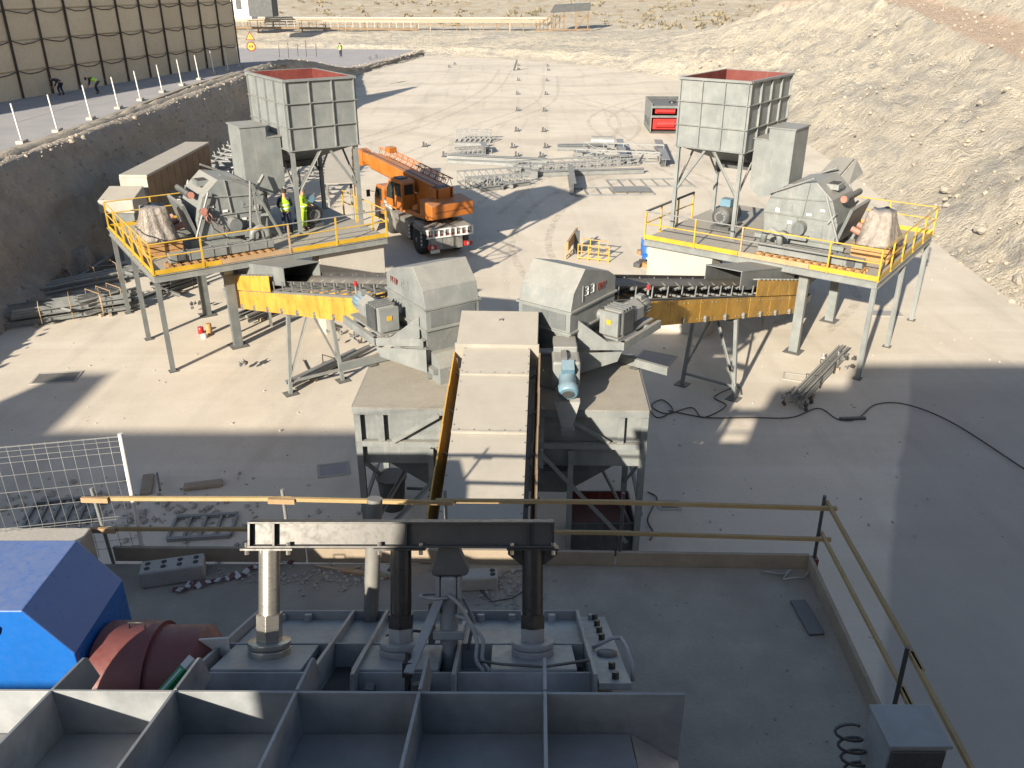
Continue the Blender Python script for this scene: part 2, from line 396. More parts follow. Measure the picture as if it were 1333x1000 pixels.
def hillside():
    cur = catmull(TOE, lambda i: 14 if 3 <= i <= 12 else 8)
    ds = []; d = -.8
    while d < 420:
        ds.append(d); d += .42 if d < 24 else (.9 if d < 45 else d*.045)
    vs = []; path = []; ochre = []; scrub = []; nc = len(ds)
    for i, c in enumerate(cur):
        tg = (cur[min(i+1,len(cur)-1)]-cur[max(i-1,0)]).normalized(); n = Vector((tg.y, -tg.x, 0))
        right = 1 - sstep(112, 170, c.y) if c.x > -60 else 0
        if c.x < 6: right = min(right, .12*sstep(-25, 6, c.x))
        zb = 7.0 + max(0, c.y-55)*.07; base = zb/.68
        for d in ds:
            p = c + n*d
            z = hill_height(max(d, 0), right, c.y, 0) if d >= 0 else -.3
            amp = min(1, max(0, d)/3.0)
            k = 1.15 if right > .5 else .45
            z += amp*k*(fbm(p.x*.16, p.y*.16, 1, 4)*.5 + fbm(p.x*.75, p.y*.75, 5, 4)*.45*(1 if d < 60 else .4))
            if right > .3: z += amp*(.75*abs(fbm(p.x*.3+p.y*.12, p.y*.3, 9, 4)) - .5*max(0, fbm(p.y*.12, d*.03, 17, 3)))*(1 if d < base else 1.6)
            onpath = right*sstep(base-.6, base+.6, d)*(1-sstep(base+5, base+6.5, d))
            if onpath > 0: z = z*(1-onpath*.8) + (zb+.2)*onpath*.8*right + z*(1-right)*onpath*.8
            vs.append((p.x + amp*fbm(p.x*.4, p.y*.4, 20, 2)*.5, p.y + amp*fbm(p.x*.4, p.y*.4, 30, 2)*.5, max(z, -.3)))
            path.append(onpath); ochre.append(right*sstep(base+9, base+13, d)*sstep(110, 60, c.y) if c.y < 110 else 0)
            scrub.append((1-right)*sstep(55, 80, d))
    fs = []
    for i in range(len(cur)-1):
        for j in range(nc-1):
            fs.append((i*nc+j, i*nc+j+1, (i+1)*nc+j+1, (i+1)*nc+j))
    me = bpy.data.meshes.new('hillside'); me.from_pydata(vs, [], fs); me.polygons.foreach_set('use_smooth', [True]*len(fs))
    for nm, arr in (('path', path), ('ochre', ochre), ('scrub', scrub)):
        a = me.attributes.new(nm, 'FLOAT', 'POINT'); a.data.foreach_set('value', arr)
    me.materials.append(m_hill); o = bpy.data.objects.new('hillside', me); COL.objects.link(o)
    tag(o, kind='structure'); return cur, vs, fs, nc, ds
HC, HV, HF, HNC, HDS = hillside()

m_outcrop = rough_mat('outcrop_grey', (.26, .245, .21), (.40, .365, .30), 1.5, .9, .15, .95, 7)
def rock_mesh(name, seed, mat, sub=1):
    bm = bmesh.new(); bmesh.ops.create_icosphere(bm, subdivisions=sub, radius=1)
    for v in bm.verts:
        f = 1 + .45*noise.noise(v.co*1.3 + Vector((seed*7.3, 0, 0)))
        v.co = Vector((v.co.x*f, v.co.y*f*.85, v.co.z*f*.65))
    me = bpy.data.meshes.new(name); bm.to_mesh(me); bm.free(); me.materials.append(mat); return me
def scatter(name, mat, pts, seeds=4):
    """many small stones as one mesh"""
    protos = [rock_mesh('tmp', k, mat, 1) for k in range(seeds)]
    vs = []; fs = []
    for (p, r, rot) in pts:
        me = protos[random.randrange(seeds)]; M = Matrix.Translation(p) @ Matrix.Rotation(rot, 4, Vector((random.random(), random.random(), 1)).normalized()) @ Matrix.Scale(r, 4)
        b = len(vs); vs += [tuple(M @ v.co) for v in me.vertices]; fs += [[b+i for i in f.vertices] for f in me.polygons]
    me = bpy.data.meshes.new(name); me.from_pydata(vs, [], fs); me.materials.append(mat)
    o = bpy.data.objects.new(name, me); COL.objects.link(o)
    for k in protos: bpy.data.meshes.remove(k)
    return o
random.seed(11)
pts = []
ii = [i for i, c in enumerate(HC) if 20 < c.y < 135 and c.x > 12]
for _ in range(9000):
    i = random.choice(ii); j = int(random.random()**1.5*60); v = Vector(HV[i*HNC+j]); w = Vector(HV[(i+1)*HNC+j+1])
    p = v.lerp(w, random.random()); p += Vector((random.uniform(-.3,.3), random.uniform(-.5,.5), .02))
    r = .035 + .17*random.random()**7
    pts.append((p, r, random.random()*6))
tag(scatter('slope_rubble', m_rubble, pts), 'loose pale stones scattered over the quarry slope', 'rubble', kind='stuff')

random.seed(77); pts = []
cl = [(random.choice(ii), int(random.random()*34)+2) for _ in range(34)]
for i, j in cl:
    for _ in range(random.randint(4,10)):
        a = min(max(ii), i+random.randint(-1,1)); b_ = max(1, j+random.randint(-3,3)); p = Vector(HV[a*HNC+b_])+Vector((random.uniform(-.5,.5),random.uniform(-1.2,1.2),-.10))
        pts.append((p, .10+.26*random.random()**2, random.random()*6))
tag(scatter('outcrop_rock', m_outcrop, pts), 'grey broken rock outcrops in the pale slope', 'rock', kind='stuff')

# ---- left: cut bank with the road terrace above it
BTOE = [(-20.8,-60),(-20.8,0),(-21.0,20),(-21.3,34),(-21.6,55),(-22.0,78),(-22.6,100),(-23.5,122),(-23.5,145),(-19,168),(-17,184)]
def terr_h(y): return 5.5 - 4.7*sstep(92, 150, y) - 3.1*sstep(38, 27, y)
def bank():
    cur = catmull(BTOE, lambda i: 26 if 2 <= i <= 6 else 12)
    prof = [(-.35,-.05),(0,0)] + [(.12+1.5*k/13, (k+1)/14) for k in range(13)] + [(1.75,1.0),(2.1,1.02),(2.5,1.0)]
    vs = []; n = len(prof)
    for c, i in zip(cur, range(len(cur))):
        tg = (cur[min(i+1,len(cur)-1)]-cur[max(i-1,0)]).normalized(); nn = Vector((-tg.y, tg.x, 0)); h = terr_h(c.y)
        for (d, z) in prof:
            k = 1 if 0 < z < 1.01 and d < 1.7 else .25
            e = fbm(c.y*.35, z*2.5, 3, 5)*.55*k + fbm(c.y*1.3, z*6, 8, 3)*.22*k
            toe = .9*max(0, 1-z*4)*max(0, fbm(c.y*.2, 0, 40, 2)+.35)
            p = c + nn*(d*min(1, .35+h/8) - e*.9 - toe)
            vs.append((p.x, p.y, z*h + (.12*fbm(c.y*.9, d*2, 2, 3) if z > .95 else 0)))
    fs = [(i*n+j, i*n+j+1, (i+1)*n+j+1, (i+1)*n+j) for i in range(len(cur)-1) for j in range(n-1)]
    me = bpy.data.meshes.new('earth_bank'); me.from_pydata(vs, [], fs); me.polygons.foreach_set('use_smooth', [True]*len(fs))
    me.materials.append(m_earth); o = bpy.data.objects.new('earth_bank', me); COL.objects.link(o); tag(o, kind='structure')
    # terrace road: from the rim to far left
    tv = []; offs = [0., .35, .8, 1.5, 3, 6, 12, 30, 70]
    for i in range(len(cur)):
        c = cur[i]; tg = (cur[min(i+1,len(cur)-1)]-cur[max(i-1,0)]).normalized(); nn = Vector((-tg.y, tg.x, 0)); h = terr_h(c.y)
        p0 = Vector(vs[i*n+n-2])
        for d in offs: 
            p = p0 + nn*d; tv.append((p.x, p.y, (h*1.0 - (.03 if d > 0 else .06))))
    k = len(offs); tf = [(i*k+j, i*k+j+1, (i+1)*k+j+1, (i+1)*k+j) for i in range(len(cur)-1) for j in range(k-1)]
    me = bpy.data.meshes.new('terrace_road'); me.from_pydata(tv, [], tf); me.materials.append(m_road)
    o = bpy.data.objects.new('terrace_road', me); COL.objects.link(o); tag(o, kind='structure')
    # pale rubble berm along the rim
    bp = []
    for _ in range(2600):
        i = random.randrange(len(cur)-1)
        if cur[i].y < 15: continue
        p = Vector(vs[i*n+n-3]).lerp(Vector(vs[(i+1)*n+n-3]), random.random()) + Vector((random.gauss(-.55,.42), random.uniform(-.3,.3), 0))
        bp.append((p, .04+.14*random.random()**3, random.random()*6))
    for _ in range(1500):
        i = random.randrange(len(cur)-1)
        if cur[i].y < 15: continue
        j = int(2+random.random()**.6*13); p = Vector(vs[i*n+j]).lerp(Vector(vs[(i+1)*n+j]), random.random())
        bp.append((p, .03+.12*random.random()**3, random.random()*6))
    tag(scatter('berm_rubble', m_rubble, bp), 'pale loose stones along the rim of the cut bank', 'rubble', kind='stuff')
    return cur
BC = bank()
# low rim kerb of rubble as terrain
def berm():
    m = MB()
    pts = [(-24.05, 20), (-24.0, 40), (-24.2, 60), (-24.6, 80), (-24.2, 96)]
    cur = catmull(pts, 30); prof = [(-.55,-.15),(-.35,.12),(-.1,.24),(.15,.22),(.4,.08),(.6,-.15)]; n = len(prof); vs = []
    for c in cur:
        for x, z in prof: vs.append((c.x + x + .15*fbm(c.y, x*3, 4, 3), c.y, terr_h(c.y) + z*(1+.8*fbm(c.y*.9, x, 6, 3))))
    m.add(vs, [(i*n+j, i*n+j+1, (i+1)*n+j+1, (i+1)*n+j) for i in range(len(cur)-1) for j in range(n-1)], True)
    tag(m.build('rim_berm', m_rubble), kind='structure')
berm()

# ---- tall panelled wall along the road
def panel_wall():
    a = Vector((-35.8, 62, 0)); e = Vector((-28.3, 94, 0)); d = (e-a).normalized(); nrm = Vector((d.y, -d.x, 0))
    st = a - d*62; L = (e-st).length; z0, z1 = 5.3, 13.3
    t = thing('panelled_wall', 'tall tan panelled wall with dark vertical straps beside the road', 'wall', st + Vector((0,0,z0)))
    m = MB(); q = st - nrm*.55
    m.prism([st-nrm*.02+V(0,0,z0), e-nrm*.02+V(0,0,z0), e-nrm*.6+V(0,0,z0), st-nrm*.6+V(0,0,z0)], (0,0,z1-z0)); m.build('wall_core', m_panel, t)
    random.seed(3); w = 3.05; k = int(L/w); rows = [z0, z0+2.0, z0+4.0, z0+6.0, z1]
    for i in range(k):
        p = e - d*(w*(i+1)); q = e - d*(w*i)
        m = MB(); m.tube(q - d*.02 + nrm*.14 + V(0,0,z0), q - d*.02 + nrm*.14 + V(0,0,z1), .085, 6); m.build('strap_post', m_rope, t)
        for r in range(4):
            m = MB(); o = nrm*(.03+random.uniform(0,.05)); a1 = p + d*.06 + o; b1 = q - d*.06 + o
            za, zb = rows[r]+.05, rows[r+1]-.05; bow = nrm*random.uniform(.02,.12); c1 = (a1+b1)/2 + bow
            m.prism([a1+V(0,0,za), c1+V(0,0,za), b1+V(0,0,za), b1-nrm*.04+V(0,0,za), a1-nrm*.04+V(0,0,za)], (0,0,zb-za)); m.build('panel', m_panel, t)
    for r in (1, 2, 3):
        m = MB(); pts = []
        for i in range(k*3+1): 
            s = i/(k*3)*k*w; pts.append(e - d*s + nrm*.24 + V(0,0,rows[r] - .35*abs(math.sin(s/w*math.pi))*(.5+random.random()*.5)))
        m.pipe(pts, .035, 5); m.build('cable', m_rope, t)
panel_wall()

# ---- unseen blocks added behind the camera, their outline shaped to shade the foreground
def shade_blocks():
    blocks = [(-4.1, 14, -13, -4, 14.75, 'tall_shade_block', 'tall unseen concrete block added behind the platform to cast shade'),
              (-6.65, -4.12, -12, -4, 13.85, 'narrow_shade_block', 'narrow unseen concrete block added to step the shadow edge'),
              (-17., -6.67, -12, -4, 11.45, 'low_shade_block', 'low unseen concrete block added to shade below the sunny gap'),
              (-29.6, -17.02, -14, -4, 12.42, 'long_shade_block', 'long unseen concrete block added to shade the left yard'),
              (-33.0, -31.3, -9, -4, 14.4, 'square_shade_block', 'square unseen concrete block added for the far left shadow')]
    for x0, x1, y0, y1, z, nm, lab in blocks:
        t = thing(nm, lab, 'building', (x0, y1, 0))
        m = MB(); m.box(x0, x1, y0, y1, 0, z-.25); m.build('wall', m_conc, t)
        m = MB(); m.box(x0+.02, x1-.02, y0, y1-.001, z-.25, z); m.build('block_top', m_conc, t)
shade_blocks()
# ================================================================== CRUSHING PLANT (two mirrored halves and a central bin)
PA = R(1.5); EX = Vector((math.cos(PA), -math.sin(PA), 0)); EY = Vector((math.sin(PA), math.cos(PA), 0)); PO = Vector((0, 28.3, 0))
TP = Matrix(((EX.x,EY.x,0,PO.x),(EX.y,EY.y,0,PO.y),(0,0,1,0),(0,0,0,1)))      # plant frame: x right, y away
CU, SU = .814, .581
def side(s):
    """frame of one half: u along the deck front towards the middle, v back and outwards"""
    L = Matrix(((-s*CU, s*SU, 0, s*12.55), (SU, CU, 0, 0), (0,0,1,0), (0,0,0,1)))
    return TP @ L
DZ = 3.72                                       # deck level
UD, VD = 9.05, 7.65

def deck(s, lab):
    T = side(s); t = thing('crusher_deck', lab, 'platform', T @ V(0,0,0), 'raised crusher decks')
    L = lambda *a: MB(T)
    legs = [(0.08,.08,.16),(.08,3.85,.16),(.08,7.5,.16),(2.85,1.15,.34),(2.85,5.35,.34),(6.1,7.4,.2),(8.9,7.4,.2)]
    for (u, v, w) in legs:
        m = MB(T); m.ibeam((u,v,.03), (u,v,DZ-.27), w, w, .02, up=(0,1,0)) if w < .3 else m.box(u-w*.5,u+w*.5,v-w*.32,v+w*.32,.03,DZ-.27)
        o = m.build('leg', m_grey if s > 0 else m_grey2, t)
        b = MB(T); b.box(u-w*.95,u+w*.95,v-w*.95,v+w*.95,.004,.03); b.build('base_plate', m_dgrey, o)
        if w > .3:
            b = MB(T); b.prism([(u-.17,v-.4,DZ-.27),(u-.17,v+.4,DZ-.27),(u-.17,v+.1,DZ-.75),(u-.17,v-.1,DZ-.75)], (.34,0,0)); b.build('bracket', m_grey, o)
    for a, b in (((0,0),(UD,0)),((0,VD),(UD,VD)),((0,0),(0,VD)),((UD,0),(UD,VD)),((2.85,.08),(2.85,VD-.08)),((5.9,.08),(5.9,VD-.08)),((.08,3.85),(UD-.08,3.85))):
        m = MB(T); m.ibeam((a[0],a[1],DZ-.145),(b[0],b[1],DZ-.145),.12,.24,.014); m.build('edge_beam', m_grey, t)
    # deck plates, with the feed opening over the conveyor left out
    us = [.0, 1.5, 2.95, 4.45, 5.95, 7.5, UD]; vs_ = [0, 1.9, 3.85, 5.75, VD]
    for i in range(6):
        for j in range(4):
            if i == 2 and j in (1, 2): continue
            m = MB(T); m.box(us[i]+.006, us[i+1]-.006, vs_[j]+.006, vs_[j+1]-.006, DZ-.02+.0015*((i+j)%3), DZ+.006+.0015*((i*2+j)%3)); m.build('deck_plate', m_deck, t)
    # toe boards
    runs = [((0,0),(2.4,0),m_yellow),((2.4,0),(5.1,0),m_timber),((5.1,0),(UD,0),m_yellow),((0,0),(0,VD),m_yellow),((0,VD),(5.8,VD),m_yellow)]
    for (a, b, mat) in runs:
        d = (V(*b,0)-V(*a,0)).normalized(); m = MB(T)
        m.bar(V(*a,DZ+.085)+d*.01, V(*b,DZ+.085)-d*.01, .012, .17); m.build('toe_board', mat, t)
    # hand rails
    posts = [(0,0),(1.75,0),(5.0,0),(6.9,0),(UD,0),(0,1.5),(0,3.0),(0,4.5),(0,6.0),(0,VD),(1.8,VD),(3.6,VD),(UD,1.3),(UD,2.8),(UD,4.2)]
    for k, (u, v) in enumerate(posts):
        m = MB(T); wd = .055
        m.bar((u,v,DZ-.05),(u,v,DZ+1.1),wd,wd, up=(0,1,0)); m.build('rail_post', m_timber if k == 2 else m_yellow, t)
        if k not in (2,):
            q = MB(T); q.box(u-.07,u+.07,v-.07,v+.07,DZ+.008,DZ+.03); q.build('post_foot', m_yellow, t)
    rails = [((0,0),(5.0,0),m_yellow,1.1),((0,0),(1.75,0),m_yellow,.62),((1.75,0),(5.0,0),m_steel,.62),((5,0),(UD,0),m_yellow,.62),((0,0),(0,VD),m_yellow,1.1),((0,0),(0,VD),m_yellow,.62),((0,VD),(3.6,VD),m_yellow,1.1),((0,VD),(3.6,VD),m_yellow,.62),((UD,0),(UD,4.2),m_dgrey if s > 0 else m_yellow,1.1),((UD,0),(UD,4.2),m_yellow,.62),((5,0),(UD,0),m_steel,1.1)]
    for (a, b, mat, h) in rails:
        m = MB(T); m.tube(V(*a,DZ+h), V(*b,DZ+h), .026 if mat is not m_dgrey else .05, 7); m.build('hand_rail', mat, t)
    if s < 0:       # braced outer bay on the left deck
        for v in (.75, 2.25, 3.75, 5.25):
            m = MB(T); m.bar((0,v-.75,DZ+.1),(0,v+.75,DZ+1.08),.04,.03); m.build('rail_brace', m_yellow, t)
    return t
deck(-1, 'raised steel deck with yellow rails nearest the dark earth bank')
deck(1, 'raised steel deck with yellow rails nearest the pale rubble hillside')

def pier(s, lab):
    T = side(s); t = MB(T); t.box(6.2, 9.0, .25, 1.05, 0, DZ-.275)
    tag(t.build('concrete_pier', m_conc, bevel=.02), lab, 'wall', 'concrete piers under the decks')
pier(-1, 'cast concrete pier under the deck beside the orange crane')
pier(1, 'cast concrete pier under the deck beside the blue drums')

def hopper(s, lab):
    T = side(s); u0, u1, v0, v1 = 6.12, 8.92, 1.9, 6.0; zb, zt = 7.08, 9.72
    t = thing('feed_hopper', lab, 'hopper', T @ V((u0+u1)/2,(v0+v1)/2,DZ), 'square feed hoppers on legs')
    th = .012
    for nm, b in (('wall',(u0,u1,v0,v0+th)),('wall',(u0,u1,v1-th,v1)),('wall',(u0,u0+th,v0+th,v1-th)),('wall',(u1-th,u1,v0+th,v1-th))):
        m = MB(T); m.box(*b, zb, zt); m.build(nm, m_grey, t)
    e = .016
    for b in ((u0+th,u1-th,v0+th,v0+th+e),(u0+th,u1-th,v1-th-e,v1-th),(u0+th,u0+th+e,v0+th+e,v1-th-e),(u1-th-e,u1-th,v0+th+e,v1-th-e)):
        m = MB(T); m.box(*b, zb+.1, zt-.012); m.build('liner_plate', m_red, t)
    m = MB(T); m.box(u0+.05,u1-.05,v0+.05,v1-.05,zb+.12,zb+.15); m.build('liner_floor', m_red, t)
    r = .09
    for z in (zb+.03, zb+.88, zb+1.76, zt-.045):
        w = r if z < zt-.1 else r+.015
        for (a, b, n) in (((u0-r,v0),(u1+r,v0),(0,-1)),((u0-r,v1),(u1+r,v1),(0,1)),((u0,v0),(u0,v1),(-1,0)),((u1,v0),(u1,v1),(1,0))):
            m = MB(T); c0 = (a[0]+n[0]*w/2, a[1]+n[1]*w/2, z); c1 = (b[0]+n[0]*w/2, b[1]+n[1]*w/2, z)
            m.bar(c0, c1, w, .03 if z < zt-.1 else .08); m.build('horizontal_rib', m_grey, t)
    zs = [zb+.05, zb+.86, zb+.9, zb+1.74, zb+1.78, zt-.09]
    for k in range(3):
        za, zc = zs[2*k], zs[2*k+1]
        for f in (0, .333, .667, 1):
            for (vv, n) in ((v0,-1),(v1,1)):
                m = MB(T); u = u0+.015+(u1-u0-.03)*f; m.box(u-.015,u+.015,min(vv,vv+n*r*.9),max(vv,vv+n*r*.9),za,zc); m.build('vertical_rib', m_grey, t)
        for f in (0, .25, .5, .75, 1):
            for (uu, n) in ((u0,-1),(u1,1)):
                m = MB(T); v = v0+.015+(v1-v0-.03)*f; m.box(min(uu,uu+n*r*.9),max(uu,uu+n*r*.9),v-.015,v+.015,za,zc); m.build('vertical_rib', m_grey, t)
    # discharge cone
    m = MB(T); a = [(u0+.1,v0+.1,zb),(u1-.1,v0+.1,zb),(u1-.1,v1-.1,zb),(u0+.1,v1-.1,zb)]; cu = (u0+u1)/2-.2
    b = [(cu-.6,4.2,6.3),(cu+.6,4.2,6.3),(cu+.6,5.8,6.3),(cu-.6,5.8,6.3)]; m.hull(b, a); m.build('discharge_cone', m_grey2, t)
    m = MB(T); m.box(cu-.68,cu+.68,4.1,5.9,6.05,6.3); m.build('outlet_gate', m_dgrey, t)
    for (u, v) in ((u0+.07,v0+.07),(u1-.07,v0+.07),(u0+.07,v1-.07),(u1-.07,v1-.07)):
        m = MB(T); m.ibeam((u,v,DZ+.03),(u,v,zb),.15,.15,.016,up=(0,1,0)); o = m.build('leg', m_grey, t)
        q = MB(T); q.box(u-.16,u+.16,v-.16,v+.16,DZ+.01,DZ+.03); q.build('base_plate', m_grey, o)
    for (a, b) in (((u0+.1,v0+.07),(u1-.1,v0+.07)),((u0+.1,v1-.07),(u1-.1,v1-.07)),((u0+.07,v0+.1),(u0+.07,v1-.1)),((u1-.07,v0+.1),(u1-.07,v1-.1))):
        mid = ((a[0]+b[0])/2, (a[1]+b[1])/2)
        for e_, sg in ((a, -1), (b, 1)):
            m = MB(T); m.angle((e_[0],e_[1],zb-1.75),(mid[0]+(e_[0]-mid[0])*.12,mid[1]+(e_[1]-mid[1])*.12,zb-.05),.09,.014); m.build('knee_brace', m_grey, t)
    return t
hopper(-1, 'grey ribbed feed hopper with red inside, above the two workers')
hopper(1, 'grey ribbed feed hopper with red inside, in front of the hillside')

def chute_box(s, lab):
    T = side(s); t = thing('inlet_chute', lab, 'chute', T @ V(5.3,3.4,6.2), 'tall inlet chutes beside the hoppers')
    u0, u1, v0, v1 = 4.5, 5.5, 2.75, 4.2
    m = MB(T); m.prism([(u0,v0,6.0),(u0,v0,8.0),(u1,v0,8.0),(u1,v0,7.55),(u1+.55,v0,7.55),(u1+.55,v0,5.7),(u1+.1,v0,5.35),(u0+.75,v0,5.45)], (0,v1-v0,0)); m.build('casing', m_grey, t)
    m = MB(T); m.box(u0-.05,u1+.05,v0-.05,v1+.05,8.0,8.05); m.build('lid', m_grey, t)
    m = MB(T); m.box(u1+.02,u1+.6,v0-.03,v1+.03,7.55,7.59); m.build('ledge', m_grey, t)
chute_box(-1, 'tall grey inlet chute with flat lid above the left crusher')
chute_box(1, 'tall grey inlet chute with flat lid above the right crusher')

def impact_crusher(s, lab):
    T0 = side(s); T = T0 @ Matrix(((.817,0,0,.96),(0,1,0,.15),(0,0,.89,DZ*.11),(0,0,0,1))); t = thing('impact_crusher', lab, 'crusher', T0 @ V(3.6,4.0,DZ), 'impact crushers on the decks')
    v0, v1 = 2.35, 4.75
    prof = [(1.75,DZ+.35),(5.1,DZ+.35),(5.25,5.1),(5.0,5.75),(4.2,6.35),(2.9,6.55),(2.1,5.9),(1.7,4.9)]
    m = MB(T); m.prism([(u,v0,z) for u, z in prof], (0,v1-v0,0)); m.build('casing', m_grey, t, bevel=.02)
    # flanges and stiffeners on the two side plates
    for v, n in ((v0,-1),(v1,1)):
        for (a, b) in (((1.75,5.05),(5.2,5.05)),((3.35,5.05),(3.2,6.5)),((3.55,DZ+.4),(3.55,5.0)),((2.1,5.9),(3.3,5.8)),((3.3,5.8),(5.0,5.72))):
            m = MB(T); m.bar((a[0],v+n*.035,a[1]),(b[0],v+n*.035,b[1]),.07,.035); m.build('side_flange', m_grey, t)
        for (u, z, w, h) in ((2.25,5.35,.5,.4),(4.15,5.4,.55,.3),(2.6,4.5,.55,.6),(4.3,4.45,.6,.5)):
            m = MB(T); m.box(u-w/2,u+w/2,min(v,v+n*.03),max(v,v+n*.03),z-h/2,z+h/2); m.build('inspection_door', m_grey, t)
            for dx in (-.4,.4):
                q = MB(T); q.tube((u+dx*w,v+n*.03,z),(u+dx*w,v+n*.07,z),.025,6); q.build('latch', m_steel, t)
        for (u, z, w, h) in ((2.45,5.45,.2,.09),(3.05,5.2,.24,.1),(4.55,5.2,.2,.18),(3.9,4.75,.22,.12)):
            m = MB(T); m.box(u-w/2,u+w/2,min(v+n*.04,v+n*.046),max(v+n*.04,v+n*.046),z-h/2,z+h/2); m.build('warning_plate', m_white, t)
        m = MB(T); m.tube((3.35,v,4.6),(3.35,v+n*.38,4.6),.3,16); m.build('bearing_housing', m_grey2, t)
        m = MB(T); m.obox((3.35,v+n*.2,4.22),.9,.34,.16); m.build('bearing_foot', m_grey, t)
        m = MB(T); m.obox((1.95,v+n*.12,5.2),.5,.2,.08,0,0,R(55)*1); m.build('lift_arm', m_grey, t)
        m = MB(T); m.tube((1.5,v+n*.16,DZ+.5),(2.35,v+n*.16,6.1),.055,8); m.build('hydraulic_cylinder', m_steel, t)
        m = MB(T); m.tube((3.0,v+n*.1,6.75),(5.0,v+n*.1,5.9),.05,8); m.build('guard_tube', m_steel, t)
    m = MB(T); m.box(2.15,2.75,3.0,3.7,6.2,6.42); m.build('service_hatch', m_grey, t)
    m = MB(T); m.box(2.25,2.65,3.1,3.6,6.42,6.45); m.build('hatch_window', m_dark, t)
    # base skid
    for v in (v0+.12, v1-.12):
        m = MB(T); m.ibeam((1.3,v,DZ+.19),(5.6,v,DZ+.19),.2,.3,.02); m.build('skid_beam', m_grey, t)
    # rear hydraulic frame on the outer side
    m = MB(T); m.obox((1.45,3.55,4.9),.14,2.2,1.5,0,0,R(-18)); m.build('rear_door', m_grey2, t)
    for v in (2.8, 3.55, 4.3):
        m = MB(T); m.tube((1.2,v,4.75),(.72,v,4.6),.13,12); m.build('spring_housing', m_faded, t)
        m = MB(T); m.tube((.72,v,4.6),(.5,v,4.53),.07,10); m.build('spring_rod', m_steel, t)
    m = MB(T); m.tube((1.65,2.7,5.95),(1.65,4.4,5.95),.14,12); m.build('hinge_shaft', m_dgrey, t)
    m = MB(T); m.lathe((1.72,2.66,5.95),(0,1,0),[(0,.15),(.06,.15)],14); m.build('hinge_cap', m_faded, t)
    if s > 0:   # raised loading flap
        m = MB(T); m.prism([(3.0,4.85,6.2),(3.9,4.85,6.3),(3.6,6.0,7.0),(2.7,6.0,7.0)], (0,.05,-.08)); m.build('raised_flap', m_grey2, t)
        m = MB(T); m.prism([(2.9,4.85,6.2),(2.6,6.0,6.95),(2.2,6.0,6.4),(2.4,4.85,6.0)], (-.04,0,0)); m.build('flap_cheek', m_grey2, t)
    else:       # hydraulic opening frame, hoses coiled at the corner
        m = MB(T); m.lathe((2.0,2.05,5.35),(0,1,0),[(0,.17),(.02,.17)],18); m.build('round_decal', m_faded, t)
        for (a, b) in (((4.6,2.1,DZ+.1),(4.3,1.9,6.3)),((4.3,1.9,6.3),(5.5,2.0,DZ+.1)),((4.35,1.9,5.9),(5.1,2.4,6.5)),((4.45,2.05,4.9),(4.95,1.95,4.9))):
            m = MB(T); m.bar(a,b,.12,.10); m.build('opening_frame', m_grey, t)
        m = MB(T); m.tube((4.0,2.1,DZ+.15),(4.25,1.9,6.45),.06,8); m.build('opening_cylinder', m_steel, t)
        m = MB(T); m.pipe([(2.2,2.05,5.3)]+[(2.2+.14*math.cos(a*.9),2.0+.01*a,5.05+.2*math.sin(a*.9)) for a in range(16)]+[(2.6,2.1,4.6),(3.2,2.05,4.25)], .018, 5); m.build('hose', m_faded, t)
        m = MB(T); m.pipe([(2.5,2.2,5.9),(2.1,2.0,5.3),(2.3,1.95,4.6),(2.9,1.9,4.1),(3.9,1.95,4.0)], .025, 5); m.build('hose', m_cable, t)
    m = MB(T); m.lathe((4.05,1.95,DZ+.36),(0,1,0),[(0,.32),(.25,.32),(.25,.12),(.02,.12)],20); m.build('pulley', m_steel, t)
    return t
impact_crusher(-1, 'grey impact crusher with open hydraulic frame and orange hose coil')
impact_crusher(1, 'grey impact crusher with raised loading flap before the hillside')

def flange_motor(s, lab):
    T = side(s); t = thing('electric_motor', lab, 'motor', T @ V(7.0,4.0,DZ))
    m = MB(T); m.lathe((7.2,2.9,DZ+.55),(0,1,0),[(0,.2),(.03,.36),(.12,.40),(1.25,.40),(1.35,.33)],22); m.build('body', m_dgrey, t)
    m = MB(T)
    for k in range(9): m.obox((7.2+.2*math.cos(k*.7),2.89,DZ+.55+.2*math.sin(k*.7)),.05,.02,.22,0,0,-k*.7)
    m.build('fan_grille', m_steel, t)
    m = MB(T); m.box(6.98,7.42,3.3,3.75,DZ+.93,DZ+1.22); m.build('terminal_box', m_mblue, t)
    m = MB(T); m.box(6.8,7.6,2.95,4.3,DZ+.01,DZ+.15); m.build('foot', m_dgrey, t)
flange_motor(1, 'dark electric motor with blue terminal box under the right hopper')
flange_motor(-1, 'dark electric motor on the deck behind the two workers')

